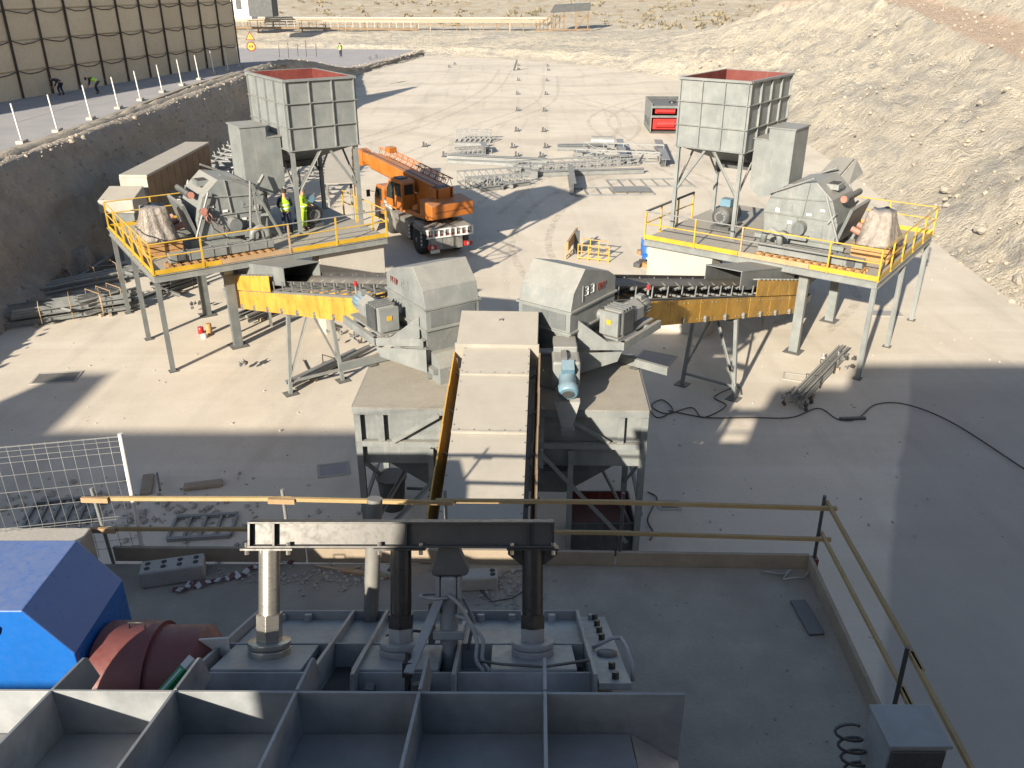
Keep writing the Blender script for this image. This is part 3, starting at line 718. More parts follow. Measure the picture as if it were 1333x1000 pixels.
def long_shaft(s, lab1, lab2):
    """boxed drive shaft lying on timber along the deck front, and the wooden pallet below it"""
    T = side(s)
    t = thing('slatted_pallet', lab2, 'pallet', T @ V(2.4,.55,DZ), 'long slatted pallets at the deck fronts')
    for v in (.3, .62, .94):
        m = MB(T); m.box(.6,4.6,v-.04,v+.04,DZ+.012,DZ+.10); m.build('bearer', m_crate, t)
    for k in range(13):
        m = MB(T); u = .7+k*.3; m.box(u-.06,u+.06,.22,1.02,DZ+.102,DZ+.13); m.build('slat', m_crate, t)
    t = thing('drive_shaft_casing', lab1, 'machine part', T @ V(2.4,.8,DZ+.13))
    m = MB(T); m.box(.75,4.6,.62,.98,DZ+.135,DZ+.46); m.build('casing', m_grey, t, bevel=.02)
    for u in (1.3,1.45,2.3,2.9,3.6,4.3):
        m = MB(T); m.box(u-.03,u+.03,.6,1.0,DZ+.133,DZ+.48); m.build('flange_ring', m_grey, t)
    m = MB(T); m.box(1.0,1.28,.52,.62,DZ+.2,DZ+.42); m.build('cover_plate', m_dgrey, t)
    m = MB(T); m.pipe([(4.5,.8,DZ+.45),(4.45,.8,DZ+.8),(4.2,.8,DZ+.95),(3.9,.8,DZ+.8),(3.85,.8,DZ+.46)], .12, 10); m.build('bend', m_grey, t)
long_shaft(-1, 'long grey boxed shaft casing on the deck before the left crusher', 'long slatted wooden pallet on the left deck front')
long_shaft(1, 'long grey boxed shaft casing on the deck before the right crusher', 'long slatted wooden pallet on the right deck front')

def wrapped_load(s, lab, lab2):
    T = side(s) @ Matrix(((1.05,0,0,0),(0,1.05,0,.75),(0,0,1,0),(0,0,0,1))); random.seed(5 if s < 0 else 6)
    t = thing('wooden_crate', lab2, 'crate', T @ V(.8,2.2,DZ))
    m = MB(T)
    for z in (DZ+.14,DZ+.32,DZ+.50): m.box(.25,1.5,1.25,1.28,z-.075,z+.075); m.box(.25,1.5,2.6,2.63,z-.075,z+.075)
    m.build('side_boards', m_crate, t)
    for k in range(5):
        m = MB(T); v = 1.3+k*.29; m.box(.25,1.5,v,v+.25,DZ+.60,DZ+.63); m.build('lid_board', m_crate, t)
    for k in range(3):
        for u in (.22,1.5):
            m = MB(T); m.box(u,u+.03,1.25,2.63,DZ+.08+k*.18,DZ+.22+k*.18); m.build('end_board', m_crate, t)
    for k in (1.3,1.9,2.5):
        m = MB(T); m.box(.25,1.5,k,k+.1,DZ+.012,DZ+.06); m.build('skid', m_crate, t)
    # shrink-wrapped machine standing on it
    n, rows = 44, 12; vs = []; fs = []
    for j in range(rows):
        f = j/(rows-1); z = DZ+.64+1.15*f
        for k in range(n):
            a = 2*math.pi*k/n; c, q = math.cos(a), math.sin(a)
            sq = 1/max(abs(c), abs(q)); rr = (.3+sq*.7)
            w = (.68-.30*f**.7)*(1+.05*math.sin(a*3+f*4)+.045*math.sin(a*11+f*3)+.05*random.random())
            vs.append((.85+rr*w*c, 1.95+rr*w*1.25*q, z+.05*math.sin(a*5)*(f)))
    for j in range(rows-1):
        for k in range(n): fs.append((j*n+k,j*n+(k+1)%n,(j+1)*n+(k+1)%n,(j+1)*n+k))
    fs.append(tuple(range((rows-1)*n, rows*n))); fs.append(tuple(range(n-1,-1,-1)))
    m = MB(T); m.add(vs, fs, True); tag(m.build('wrapped_machine', m_wrap), lab, 'wrapped load')
wrapped_load(-1, 'machine wrapped in dusty plastic film at the left deck corner', 'low wooden crate under the wrapped load on the left deck')
wrapped_load(1, 'machine wrapped in dusty plastic film at the right deck corner', 'low wooden crate under the wrapped load on the right deck')

# ------------------------------------------------------------------ side conveyors
UC = 3.95; VH, VT = -13.9, 2.6
def zc(v): return 5.55 - (v+11.0)*.2655            # belt carrying level along the conveyor
def conveyor(s, lab):
    T = side(s); t = thing('belt_conveyor', lab, 'conveyor', T @ V(UC,-4.2,0), 'inclined belt conveyors to the central bin')
    hw = .68
    # belt, troughed, with the return strand below
    m = MB(T); rows = 24; cs = [(-.56,.20),(-.36,.04),(-.2,-.02),(.2,-.02),(.36,.04),(.56,.20)]; vs = []; fs = []
    for i in range(rows+1):
        v = VH+.4+(VT-VH-.4)*i/rows
        for x, z in cs: vs.append((UC+x, v, zc(v)+z+.09))
    for i in range(rows):
        for k in range(5): fs.append((i*6+k,i*6+k+1,(i+1)*6+k+1,(i+1)*6+k))
    m.add(vs, fs, True); o = m.build('belt', m_rubber, t, fixn=False); sd = o.modifiers.new('thick','SOLIDIFY'); sd.thickness = .014
    m = MB(T); m.prism([(UC-.5,VH+.4,zc(VH+.4)-.62),(UC+.5,VH+.4,zc(VH+.4)-.62),(UC+.5,VT,zc(VT)-.62),(UC-.5,VT,zc(VT)-.62)], (0,0,-.014)); m.build('return_belt', m_rubber, t)
    # raised far-side rubber skirt that shows as a dark band
    m = MB(T); m.prism([(UC+hw+.03,-12.4,zc(-12.4)+.02),(UC+hw+.03,.4,zc(.4)+.02),(UC+hw+.03,.4,zc(.4)+.36),(UC+hw+.03,-12.4,zc(-12.4)+.36)], (.03,0,0)); m.build('side_skirt', m_rubber, t)
    # stringers
    for sg in (-1, 1):
        m = MB(T); m.chan((UC+sg*hw,VH+1.0,zc(VH+1.0)-.12),(UC+sg*hw,VT,zc(VT)-.12),.08,.16,.012,sgn=sg); m.build('stringer', m_steel, t)
        m = MB(T); m.angle((UC+sg*hw,VH+1.0,zc(VH+1.0)-.86),(UC+sg*hw,VT,zc(VT)-.86),.09,.012); m.build('lower_stringer', m_steel, t)
    # idlers
    k = 0; v = -12.1
    while v < VT-.1:
        z = zc(v); m = MB(T)
        m.bar((UC-hw,v,z-.03),(UC+hw,v,z-.03),.06,.05); m.bar((UC-hw,v,z-.03),(UC-hw-.02,v,z+.30),.035,.03); m.bar((UC+hw,v,z-.03),(UC+hw+.02,v,z+.30),.035,.03)
        o = m.build('idler_frame', m_steel, t)
        q = MB(T); q.tube((UC-.2,v,z+.02),(UC+.2,v,z+.02),.05,8); q.tube((UC-.22,v,z+.03),(UC-.62,v,z+.24),.05,8); q.tube((UC+.22,v,z+.03),(UC+.62,v,z+.24),.05,8)
        q.build('idler_roller', m_grey2, o); v += .92
    v = -11.6
    while v < VT-.3:
        z = zc(v)-.72; m = MB(T); m.tube((UC-hw-.16,v,z),(UC+hw+.16,v,z),.05,8); m.bar((UC-hw-.14,v,z-.1),(UC-hw-.14,v,z+.1),.03,.1); m.build('return_roller', m_steel, t); v += 1.55
    # yellow side guard sheets (near side and far side)
    for sg in (-1, 1):
        v = -12.3; n = 0
        while v < VT-.3:
            w = 1.0; a, b = v+.008, min(v+w-.008, VT-.05); off = sg*(hw+.1+.006*(n%2))
            m = MB(T); m.prism([(UC+off,a,zc(a)-.10),(UC+off,b,zc(b)-.10),(UC+off,b,zc(b)-.82),(UC+off,a,zc(a)-.82)], (sg*.012,0,0)); m.build('guard_sheet', m_guard, t)
            if sg < 0:
                q = MB(T)
                for fz in (-.2,-.72):
                    for fv in (.15,.85):
                        vv = a+(b-a)*fv; q.tube((UC+off-.012,vv,zc(vv)+fz),(UC+off-.03,vv,zc(vv)+fz),.018,6)
                q.build('guard_bolts', m_steel, t)['kind'] = 'stuff'
            v += w; n += 1
    # tail loading skirt box with yellow upper guards
    for k in range(5):
        a, b = -2.9+k*1.1, -1.84+k*1.1
        for sg in (-1,1):
            off = sg*(hw+.14)
            m = MB(T); m.prism([(UC+off,a,zc(a)-.06),(UC+off,b,zc(b)-.06),(UC+off,b,zc(b)+.52),(UC+off,a,zc(a)+.52)], (sg*.012,0,0)); m.build('upper_guard_sheet', m_guard, t)
    for j in range(13):
        vv = -2.8+j*.42; m = MB(T); m.bar((UC-hw-.2,vv,zc(vv)+.56),(UC-hw+.12,vv,zc(vv)+.5),.05,.05); m.build('clamp', m_steel, t)
    m = MB(T)
    a, b = -3.95, 1.6
    m.prism([(UC-.62,a,zc(a)+.14),(UC-.62,a,zc(a)+.75),(UC-.55,b,zc(b)+1.0),(UC-.55,b,zc(b)+.2)], (-.02,0,0))
    m.prism([(UC+.62,a,zc(a)+.14),(UC+.62,a,zc(a)+.75),(UC+.55,b,zc(b)+1.0),(UC+.55,b,zc(b)+.2)], (.02,0,0))
    m.prism([(UC-.66,a,zc(a)+.75),(UC+.66,a,zc(a)+.75),(UC+.59,b,zc(b)+1.0),(UC-.59,b,zc(b)+1.0)], (0,0,.03)); m.build('loading_chute', m_grey, t)
    m = MB(T); m.box(UC-.5,UC+.5,3.0,4.6,1.9,DZ-.3); m.build('feed_spout', m_grey2, t)
    m = MB(T); m.tube((UC-.75,VT+.15,zc(VT)-.3),(UC+.75,VT+.15,zc(VT)-.3),.26,14); m.build('tail_drum', m_dgrey, t)
    m = MB(T); m.obox((UC-.82,VT+.2,zc(VT)-.3),.12,.5,.3); m.build('tail_bearing', m_steel, t)
    m = MB(T); m.obox((UC+.82,VT+.2,zc(VT)-.3),.12,.5,.3); m.build('tail_bearing', m_steel, t)
    for sg in (-1,1):
        m = MB(T); m.bar((UC+sg*.72,VT-.1,0.02),(UC+sg*.72,VT-.1,zc(VT)-.9),.1,.1,up=(0,1,0)); m.build('tail_leg', m_grey, t)
    # trestles
    for vv, wide in ((-4.2,.98),(-7.4,.98)) if True else ():
        zt = zc(vv)-.86
        if vv < -7: continue
        tr = MB(T)
        for sg in (-1,1): tr.bar((UC+sg*wide,vv,.03),(UC+sg*.74,vv,zt),.12,.12,up=(0,1,0))
        o = tr.build('trestle', m_grey, t)
        b = MB(T); b.bar((UC-wide,vv+.02,.45),(UC+wide,vv+.02,.45),.08,.08); b.build('cross_bar', m_grey, o)
        b = MB(T); b.bar((UC-.8,vv,zt-.06),(UC+.8,vv,zt-.06),.1,.1); b.build('cap_bar', m_grey, o)
        b = MB(T); b.angle((UC-wide+.02,vv-.03,.5),(UC-.06,vv-.03,zt-.1),.07,.012); b.angle((UC+wide-.02,vv-.03,.5),(UC+.06,vv-.03,zt-.1),.07,.012); b.build('diagonal_brace', m_grey, o)
        for sg in (-1,1):
            b = MB(T); b.box(UC+sg*wide-.22,UC+sg*wide+.22,vv-.22,vv+.22,.004,.03); b.build('base_plate', m_dgrey, o)
    return t
conveyor(-1, 'inclined belt conveyor with yellow side guards below the left deck')
conveyor(1, 'inclined belt conveyor with yellow side guards below the right deck')

def head_station(s, lab):
    """hood over the head drum with its gear motor on a bracket"""
    T = side(s) @ Matrix.Translation(V(0, .0 if s > 0 else .3, 0 if s > 0 else -.05))
    t = thing('conveyor_drive_station', lab, 'machine', T @ V(UC,-13.2,4.2), 'hooded conveyor heads over the bin')
    a, b, w = -14.35, -12.35, .74; ht = 7.03
    prof = [(b,5.55),(b,6.5),(b-.35,6.72),(a+.58,ht),(a+.12,6.55),(a,6.1),(a,5.6)]
    m = MB(T); m.prism([(UC-w,v,z) for v, z in prof], (2*w,0,0)); m.build('hood', m_grey, t, bevel=.012)
    for z in (5.6, 6.12):
        m = MB(T); m.box(UC-w-.05,UC+w+.05,a-.04,b+.04,z-.025,z+.02); m.build('hood_flange', m_grey, t)
    m = MB(T); m.hull([(UC-w+.2,a+.35,4.25),(UC+w-.2,a+.35,4.25),(UC+w-.2,b-.3,4.25),(UC-w+.2,b-.3,4.25)], [(UC-w+.02,a+.02,5.57),(UC+w-.02,a+.02,5.57),(UC+w-.02,b,5.57),(UC-w+.02,b,5.57)]); m.build('discharge_chute', m_grey, t)
    m = MB(T); m.box(UC-w+.12,UC+w-.12,a-.02,a-.004,5.66,6.05); m.build('chute_panel', m_grey2, t)
    m = MB(T); m.prism([(UC-.55,a-.25,4.2),(UC-.55,a-.25,4.65),(UC-.55,a+.02,4.95),(UC-.55,a+.3,4.95),(UC-.55,a+.3,4.2)], (1.0,0,0)); m.build('lower_box', m_grey, t)
    un = UC-w
    z = 5.22
    m = MB(T); m.chan((un-.02,a+.25,z),(un-.95,a+.95,z),.1,.2,.016); m.build('bracket_beam', m_grey, t)
    m = MB(T); m.chan((un-.95,a+.9,z),(un-.95,b+.75,z),.1,.2,.016); m.build('bracket_beam', m_grey, t)
    m = MB(T); m.chan((un-.06,a+.1,z),(un-.06,b+.9,z),.1,.2,.016); m.build('bracket_beam', m_grey, t)
    m = MB(T); m.chan((un-.02,b+.2,z-.003),(un-.95,b+.2,z-.003),.1,.2,.016); m.build('bracket_beam', m_grey, t)
    m = MB(T); m.prism([(un-.03,a+.3,5.12),(un-.03,a+.3,5.85),(un-.8,a+.82,5.15)], (0,.025,0)); m.build('gusset', m_grey, t)
    m = MB(T); m.prism([(un-.01,a+.05,4.5),(un-.01,a+.05,5.1),(un-.93,a+.85,5.1),(un-.85,a+.8,4.85)], (0,.02,0)); m.build('bracket_plate', m_grey, t)
    # reducer, guard, motor
    q0 = -13.05; zz = 5.72; uu = un-.52
    m = MB(T); m.box(uu-.24,uu+.24,q0-.28,q0+.28,5.38,6.0); m.build('reducer', m_grey, t, bevel=.04)
    for k in range(4):
        q = MB(T); q.box(uu-.26,uu+.26,q0-.22+k*.13,q0-.18+k*.13,5.42,6.04); q.build('reducer_fin', m_grey2, t)
    m = MB(T); m.tube((uu+.24,q0,zz),(un+.05,q0,zz),.13,14); m.build('output_shaft', m_steel, t)
    m = MB(T); m.box(uu-.30,uu-.265,q0-.24,q0+.24,5.42,5.98); m.build('fan_cowl', m_dgrey, t)
    m = MB(T); m.box(uu-.25,uu+.25,q0-.42,q0-.33,5.42,6.0); m.build('end_guard', m_grey, t)
    m = MB(T); m.obox((uu,q0-.427,5.75),.13,.012,.12); m.build('warning_sticker', m_yellow, t)
    hexp = [(.30*math.cos(R(60*k+30)), .30*math.sin(R(60*k+30))) for k in range(6)]
    m = MB(T); m.section((uu,q0+.34,zz),(uu,q0+.80,zz), hexp); m.build('coupling_guard', m_grey, t, bevel=.015)
    m = MB(T); m.lathe((uu,q0+.82,zz),(0,1,0),[(0,.16),(.02,.21),(.45,.21),(.52,.16)],18); o = m.build('motor', m_mblue if s < 0 else m_grey2, t)
    q = MB(T)
    for k in range(14):
        w_ = k/14*2*math.pi; q.obox((uu+.215*math.cos(w_),q0+1.06,zz+.215*math.sin(w_)),.04,.38,.012,0,0,-w_)
    q.build('cooling_fins', m_grey2, o)['kind'] = 'stuff'
    q = MB(T); q.box(uu-.08,uu+.08,q0+.95,q0+1.15,5.93,6.03); q.build('terminal_box', m_grey, o)
    m = MB(T); m.box(uu-.26,uu+.26,q0-.4,q0+1.35,5.325,5.37); m.build('motor_base', m_grey, t)
    m = MB(T); m.tube((uu,q0+1.42,5.4),(uu,q0+1.45,6.05),.03,6); o = m.build('emergency_stop', m_steel, t)
    q = MB(T); q.tube((uu,q0+1.45,6.05),(uu,q0+1.45,6.17),.045,8); q.build('red_button', m_redlamp, o)
    # painted marks on the near cheek: a drawn number and a faded red stencil
    def mark(name, strokes, mat, v0, z0, h, w_):
        for (x0,y0,x1,y1) in strokes:
            m = MB(T); m.bar((un-.006, v0+x0*w_, z0+y0*h), (un-.006, v0+x1*w_, z0+y1*h), .006, .03, up=(1,0,0)); m.build(name, mat, t)
    if s > 0:
        m3 = [(0,1,.8,1),(.8,1,.8,.55),(.3,.52,.8,.52),(.8,.5,.8,0),(0,0,.8,0)]
        mark('digit_stroke', m3, m_reflect, -13.75, 6.38, .2, .15); mark('digit_stroke', m3, m_reflect, -13.5, 6.38, .2, .15)
        mark('stencil_stroke', [(0,0,0,1),(0,1,.7,1),(.7,1,.7,0),(1.2,0,1.2,1),(1.2,1,1.9,0),(1.9,0,1.9,1),(2.4,0,2.4,1),(2.4,.5,3,.5),(3,.5,3,1)], m_red, -13.2, 6.36, .17, .11)
        mark('chalk_stroke', [(0,0,0,1.3)], m_steel, -13.86, 6.25, .3, .2)
    else:
        mark('stencil_stroke', [(0,0,0,1),(0,1,.6,1),(.6,1,.6,.5),(0,.5,.6,.5),(.9,0,.9,1),(.9,1,1.5,1),(.9,.5,1.4,.5),(1.8,0,1.8,1),(1.8,1,2.4,1),(2.4,1,2.4,0),(2.7,0,2.7,1),(2.7,0,3.2,1)], m_brightred, -12.62, 6.35, .15, -.12)
        m2 = [(0,1,-.8,1),(-.8,1,-.8,.5),(0,.5,-.8,.5),(0,.5,0,0),(0,0,-.8,0)]; m3 = [(0,1,-.8,1),(-.8,1,-.8,.55),(-.3,.52,-.8,.52),(-.8,.5,-.8,0),(0,0,-.8,0)]
        mark('digit_stroke', m2, m_steel, -13.2, 6.38, .2, .15); mark('digit_stroke', m3, m_steel, -13.42, 6.38, .2, .15)
    return t
head_station(-1, 'grey hooded conveyor head with gear motor above the left bin side')
head_station(1, 'grey hooded conveyor head marked 33 with gear motor above the bin')

# ------------------------------------------------------------------ central bin on its frame
def bin_():
    x0, x1, y0, y1, zt, zb = -3.38, 3.42, -10.9, -7.7, 4.18, 2.62
    t = thing('transfer_bin', 'large grey transfer bin on braced steel legs in the middle', 'bin', TP @ V(0,y0,0))
    M_ = lambda: MB(TP)
    m = M_(); m.box(x0,x1,y0,y1,zt-.03,zt); m.build('top_plate', m_ctop, t)
    m = M_(); m.box(x0+.14,x1-.14,y0+.16,y1-.05,zb,zt-.04); m.build('bin_body', m_grey, t)
    # funnel below
    m = M_(); m.hull([(-1.6,y0+.9,1.4),(1.6,y0+.9,1.4),(1.6,y1-.6,1.4),(-1.6,y1-.6,1.4)], [(x0+.6,y0+.3,zb),(x1-.6,y0+.3,zb),(x1-.6,y1-.2,zb),(x0+.6,y1-.2,zb)]); m.build('funnel', m_grey2, t)
    m = M_(); m.box(-1.5,-.1,y0+.14,y0+.9,zb-.16,zb-.01); m.box(.7,2.1,y0+.14,y0+.9,zb-.16,zb-.01); m.build('outlet_lip', m_dgrey, t)
    for x in (x0+.08, x0+.62, -.9, .95, x1-.62, x1-.08):
        for y in (y0+.07, y1-.1):
            big = abs(x) > 3; top = zt-.2
            if not big and y > -8: continue
            low = .03 if big else (zb+.0 if abs(x) < 2 else 3.3)
            m = M_(); m.ibeam((x,y,low),(x,y,top),.15,.14,.014,up=(0,1,0)); m.build('leg' if big else 'stiffener', m_grey, t)
    for x in (x0+1.75, x1-1.75):
        m = M_(); m.ibeam((x,y0+.07,.03),(x,y0+.07,3.1),.13,.13,.014,up=(0,1,0)); m.build('leg', m_grey, t)
    for z, h in ((zt-.11,.16),(3.22,.14)):
        m = M_(); m.chan((x0,y0,z),(x1,y0,z),.1,h,.014,sgn=-1); m.build('front_beam', m_grey, t)
    for x in (x0,x1):
        m = M_(); m.bar((x,y0+.1,zt-.11),(x,y1,zt-.11),.1,.16); m.build('end_beam', m_grey, t)
        m = M_(); m.bar((x,y0+.1,1.3),(x,y1,1.3),.08,.1); m.build('end_beam', m_grey, t)
    for sg, xs in ((1,x0),(-1,x1)):
        m = M_(); m.angle((xs+sg*.9,y0-.005,3.28),(xs+sg*2.0,y0-.005,zt-.2),.1,.014); m.build('diagonal_brace', m_grey, t)
        m = M_(); m.angle((xs+sg*.35,y0-.005,.5),(xs+sg*2.65,y0-.005,3.16),.1,.014); m.build('diagonal_brace', m_grey, t)
        m = M_(); m.angle((xs+sg*.05,y1-.2,.4),(xs+sg*.05,y0+.2,2.7),.09,.014); m.build('diagonal_brace', m_grey, t)
        m = M_(); m.angle((xs+sg*.05,y0+.2,.5),(xs+sg*1.65,y1-.2,2.6),.09,.014); m.build('diagonal_brace', m_grey, t)
    # outrigger beams that carry the side conveyor heads
    for s in (-1, 1):
        T = side(s); m = MB(T); m.chan((UC+.6,-12.3,4.32),(UC-2.3,-12.3,4.32),.1,.2,.016); m.build('outrigger_beam', m_grey, t)
        m = MB(T); m.chan((UC+.6,-13.9,4.32),(UC-.7,-13.9,4.32),.1,.2,.016); m.build('outrigger_beam', m_grey, t)
        m = MB(T); m.bar((UC-.62,-14.2,4.5),(UC-.62,-12.0,4.5),.12,.14); m.build('outrigger_beam', m_grey, t)
        m = MB(T); m.box(UC-1.5,UC-1.3,-12.4,-12.2,4.14,4.21); m.build('beam_shoe', m_dgrey, t)
bin_()

# ------------------------------------------------------------------ central covered conveyor
def central():
    a = V(-.33, 17.5, 5.72); b = V(-.70, 8.8, 3.78); d = (b-a).normalized(); xr = d.cross(V(0,0,1)).normalized()*-1
    if xr.x < 0: xr = -xr
    up = xr.cross(d); up = up if up.z > 0 else -up
    F = Matrix(((xr.x,d.x,up.x,a.x),(xr.y,d.y,up.y,a.y),(xr.z,d.z,up.z,a.z),(0,0,0,1)))
    t = thing('covered_conveyor', 'central covered conveyor rising from the crusher to the bin', 'conveyor', V(-.45,13,0))
    L = (b-a).length; hw = .735
    cuts = [0, 1.12, 2.98, 4.85, 6.7, 8.5, L]
    for i in range(len(cuts)-1):
        lift = (.0, .004, .03, .004, .0, .0)[i]
        m = MB(F); m.box(-hw,hw,cuts[i]+.004,cuts[i+1]-.004,-.03-lift,0-lift); o = m.build('cover_sheet', m_cover, t)
        q = MB(F); q.box(-hw,hw,cuts[i+1]-.05,cuts[i+1]-.006,-lift,.035-lift); q.build('sheet_flange', m_cover, o)
        q = MB(F)
        for k in range(5): q.tube((-.6+.3*k,cuts[i+1]-.1,-lift-.005),(-.6+.3*k,cuts[i+1]-.1,.018-lift),.014,6)
        for k in range(4):
            yy = cuts[i]+(cuts[i+1]-cuts[i])*(k+.5)/4
            for sg in (-1,1): q.tube((sg*(hw-.03),yy,-lift-.005),(sg*(hw-.03),yy,.02-lift),.014,6)
        q.build('sheet_bolts', m_steel, o)['kind'] = 'stuff'
    for sg in (-1,1):
        m = MB(F); m.box(min(sg*(hw-.01),sg*(hw-.05)),max(sg*(hw-.01),sg*(hw-.05)),0,L,-.5,-.06); m.build('side_sheet', m_brownsheet, t)
        y = .1; n = 0
        while y < L-.4:
            w = 1.24; off = sg*(hw+.20+.008*(n%2))
            m = MB(F); m.prism([(off,y,-.12),(off,min(y+w-.01,L),-.12),(off-sg*.10,min(y+w-.01,L),-.9),(off-sg*.10,y,-.9)], (sg*.03,0,0)); m.build('guard_sheet', m_guard if sg < 0 else m_brownsheet, t)
            y += w; n += 1
        m = MB(F); m.bar((sg*(hw+.02),0,-.62),(sg*(hw+.02),L,-.62),.1,.2); m.build('stringer', m_grey, t)
        for k in range(7):
            y = .5+k*1.3; m = MB(F); m.bar((sg*hw,y,-.55),(sg*(hw+.3),y,-.3),.04,.04); m.build('guard_bracket', m_steel, t)
    m = MB(F); m.box(-.6,.6,0,L,-.34,-.3); m.build('belt', m_rubber, t)
    # head hood
    m = MB(F); w = .90; m.prism([(-w,.06,.05),(-w,-1.30,.06),(-w,-1.75,-.35),(-w,-1.75,-1.2),(-w,.06,-.62)], (2*w,0,0)); m.build('head_hood', m_cover, t, bevel=.012)
    m = MB(F); m.box(-w-.03,w+.03,.06,.10,-.3,.09); m.build('hood_flange', m_cover, t)
    m = MB(F); m.pipe([(.0,-.9,.05),(.01,-.9,.10),(.07,-.9,.11),(.09,-.9,.05)], .012, 6); m.build('lifting_eye', m_dgrey, t)
    # geared drive hung on the right cheek: square reducer, blue motor pointing at the camera
    e = TP @ V(1.5,-10.75,4.85)
    m = MB(); m.obox(e+V(0,.75,.4),.55,.7,.5); m.build('reducer', m_grey, t, bevel=.03)
    m = MB(); m.obox(e+V(0,.15,.22),.62,.7,.62); m.build('gear_case', m_grey, t, bevel=.05)
    m = MB(); m.obox(e+V(-.05,.1,.57),.12,.4,.1); m.build('rib', m_grey2, t)
    mo = MB(); ax = V(0,-.82,-.45); mo.lathe(e+V(.02,-.15,.2), ax, [(0,.19),(.3,.2),(.34,.235),(.5,.235),(.53,.2)],20); o = mo.build('motor', m_mblue, t)
    q = MB(); q.lathe(e+V(.02,-.15,.2)+ax.normalized()*.532, ax, [(0,.14),(.012,.14)],16); q.build('fan_grille', m_dgrey, o)
    q = MB(); q.obox(e+V(.02,-.25,.44),.28,.28,.16,0,R(29)); q.build('terminal_box', m_mblue, o)
    m = MB(); m.prism([e+V(-.28,-.5,-.3),e+V(.30,-.5,-.3),e+V(.12,-.75,-.85),e+V(-.10,-.75,-.85)], (0,.12,.04)); m.build('torque_arm', m_grey, t)
    m = MB(); m.obox(e+V(.03,-.72,-.9),.3,.25,.14); m.build('arm_pin', m_steel, t)
    m = MB(); m.tube(e+V(-.9,.7,.4),e+V(-.2,.7,.4),.09,12); m.build('drive_shaft', m_steel, t)
    # legs
    for yy in (3.2, 6.6):
        p = F @ V(0,yy,-.8)
        for sg in (-1,1):
            m = MB(); m.bar(V(p.x+sg*.75,p.y,.02),V(p.x+sg*.7,p.y,p.z),.1,.1,up=(0,1,0)); m.build('leg', m_grey, t)
central()
# ================================================================== FOREGROUND: crusher platform
SZ = 6.0
m = MB(); m.box(-9, 3.95, -3.9, 9.25, SZ-.55, SZ); tag(m.build('platform_slab', m_slab), kind='structure')
t = thing('support_wall', 'concrete support wall under the left of the crusher platform', 'wall', (-6,4,0)); m = MB(); m.box(-8.9,-3.0,-3.8,8.9,0,SZ-.56); m.build('wall', m_conc, t)
t = thing('support_wall', 'concrete support wall under the right of the crusher platform', 'wall', (2.8,4,0)); m = MB(); m.box(1.9,3.8,-3.8,8.9,0,SZ-.56); m.build('wall', m_conc, t)

# edge boards, each length one plank
def board(a, b, lab, h=.22):
    m = MB(); m.bar(V(*a,SZ+h/2+.003), V(*b,SZ+h/2+.003), .05, h); tag(m.build('edge_board', m_plank, bevel=.006), lab, 'board', 'timber edge boards on the platform')
board((-5.3,9.33),(-2.75,9.30),'leftmost timber edge board along the platform front')
board((-2.72,9.30),(.1,9.26),'middle timber edge board along the platform front')
board((.13,9.25),(1.35,9.22),'short timber edge board right of the third black column')
board((1.38,9.22),(3.90,9.16),'right timber edge board along the platform front')
board((3.90,9.12),(3.80,6.1),'far timber edge board on the right platform side')
board((3.80,6.07),(3.70,2.6),'near timber edge board beside the grey cabinet')

# scaffold guard rail: posts and rails are one railing
def railing():
    t = thing('guard_railing', 'scaffold guard railing with timber rails round the platform', 'railing', (0,9.2,SZ))
    fr = [(-5.42,9.5,7.02,6.55)]
    P = [(-5.35,9.35,0.10),(-2.95,9.32,0),(-.86,9.30,0),(1.42,9.24,0),(3.98,9.17,.03),(3.90,6.45,.05),(3.80,3.4,.03)]
    for k, (x, y, lean) in enumerate(P):
        m = MB(); m.tube((x,y,SZ-.25),(x-lean*.6,y,SZ+1.12),.024,8); m.build('post', (m_steel if k < 3 else m_dgrey), t)
        if k in (4,): q = MB(); q.box(x-.04,x+.04,y-.05,y+.05,SZ,SZ+.16); q.build('clamp', m_red, t)
    for z, w in ((1.0,.052),(.53,.048)):
        for i, (a, b) in enumerate(((0,1),(1,2),(2,3),(3,4))):
            pa, pb = P[a], P[b]; dy = .045; o = .02*((i%2)*2-1)
            m = MB(); m.bar((pa[0]-.12,pa[1]-dy,SZ+z+o*.4),(pb[0]+.12,pb[1]-dy-.055*(i%2),SZ+z-o*.4),.04,w); m.build('rail', m_rail, t)
        for i, (a, b) in enumerate(((4,5),(5,6))):
            pa, pb = P[a], P[b]
            m = MB(); m.bar((pa[0]+.04,pa[1]+.05,SZ+z),(pb[0]+.05-.06*(i%2),pb[1]-.2,SZ+z),.04,w); m.build('rail', m_rail, t)
    for k in (0, 1):
        x, y, lean = P[k]
        for z in (1.0,.53):
            if k == 1 and z < .9: continue
            m = MB(); m.bar((x-.17,y-.09,SZ+z+.005),(x+.17,y-.09,SZ+z-.005),.04,.07); m.build('splice_board', m_timber, t)
railing()

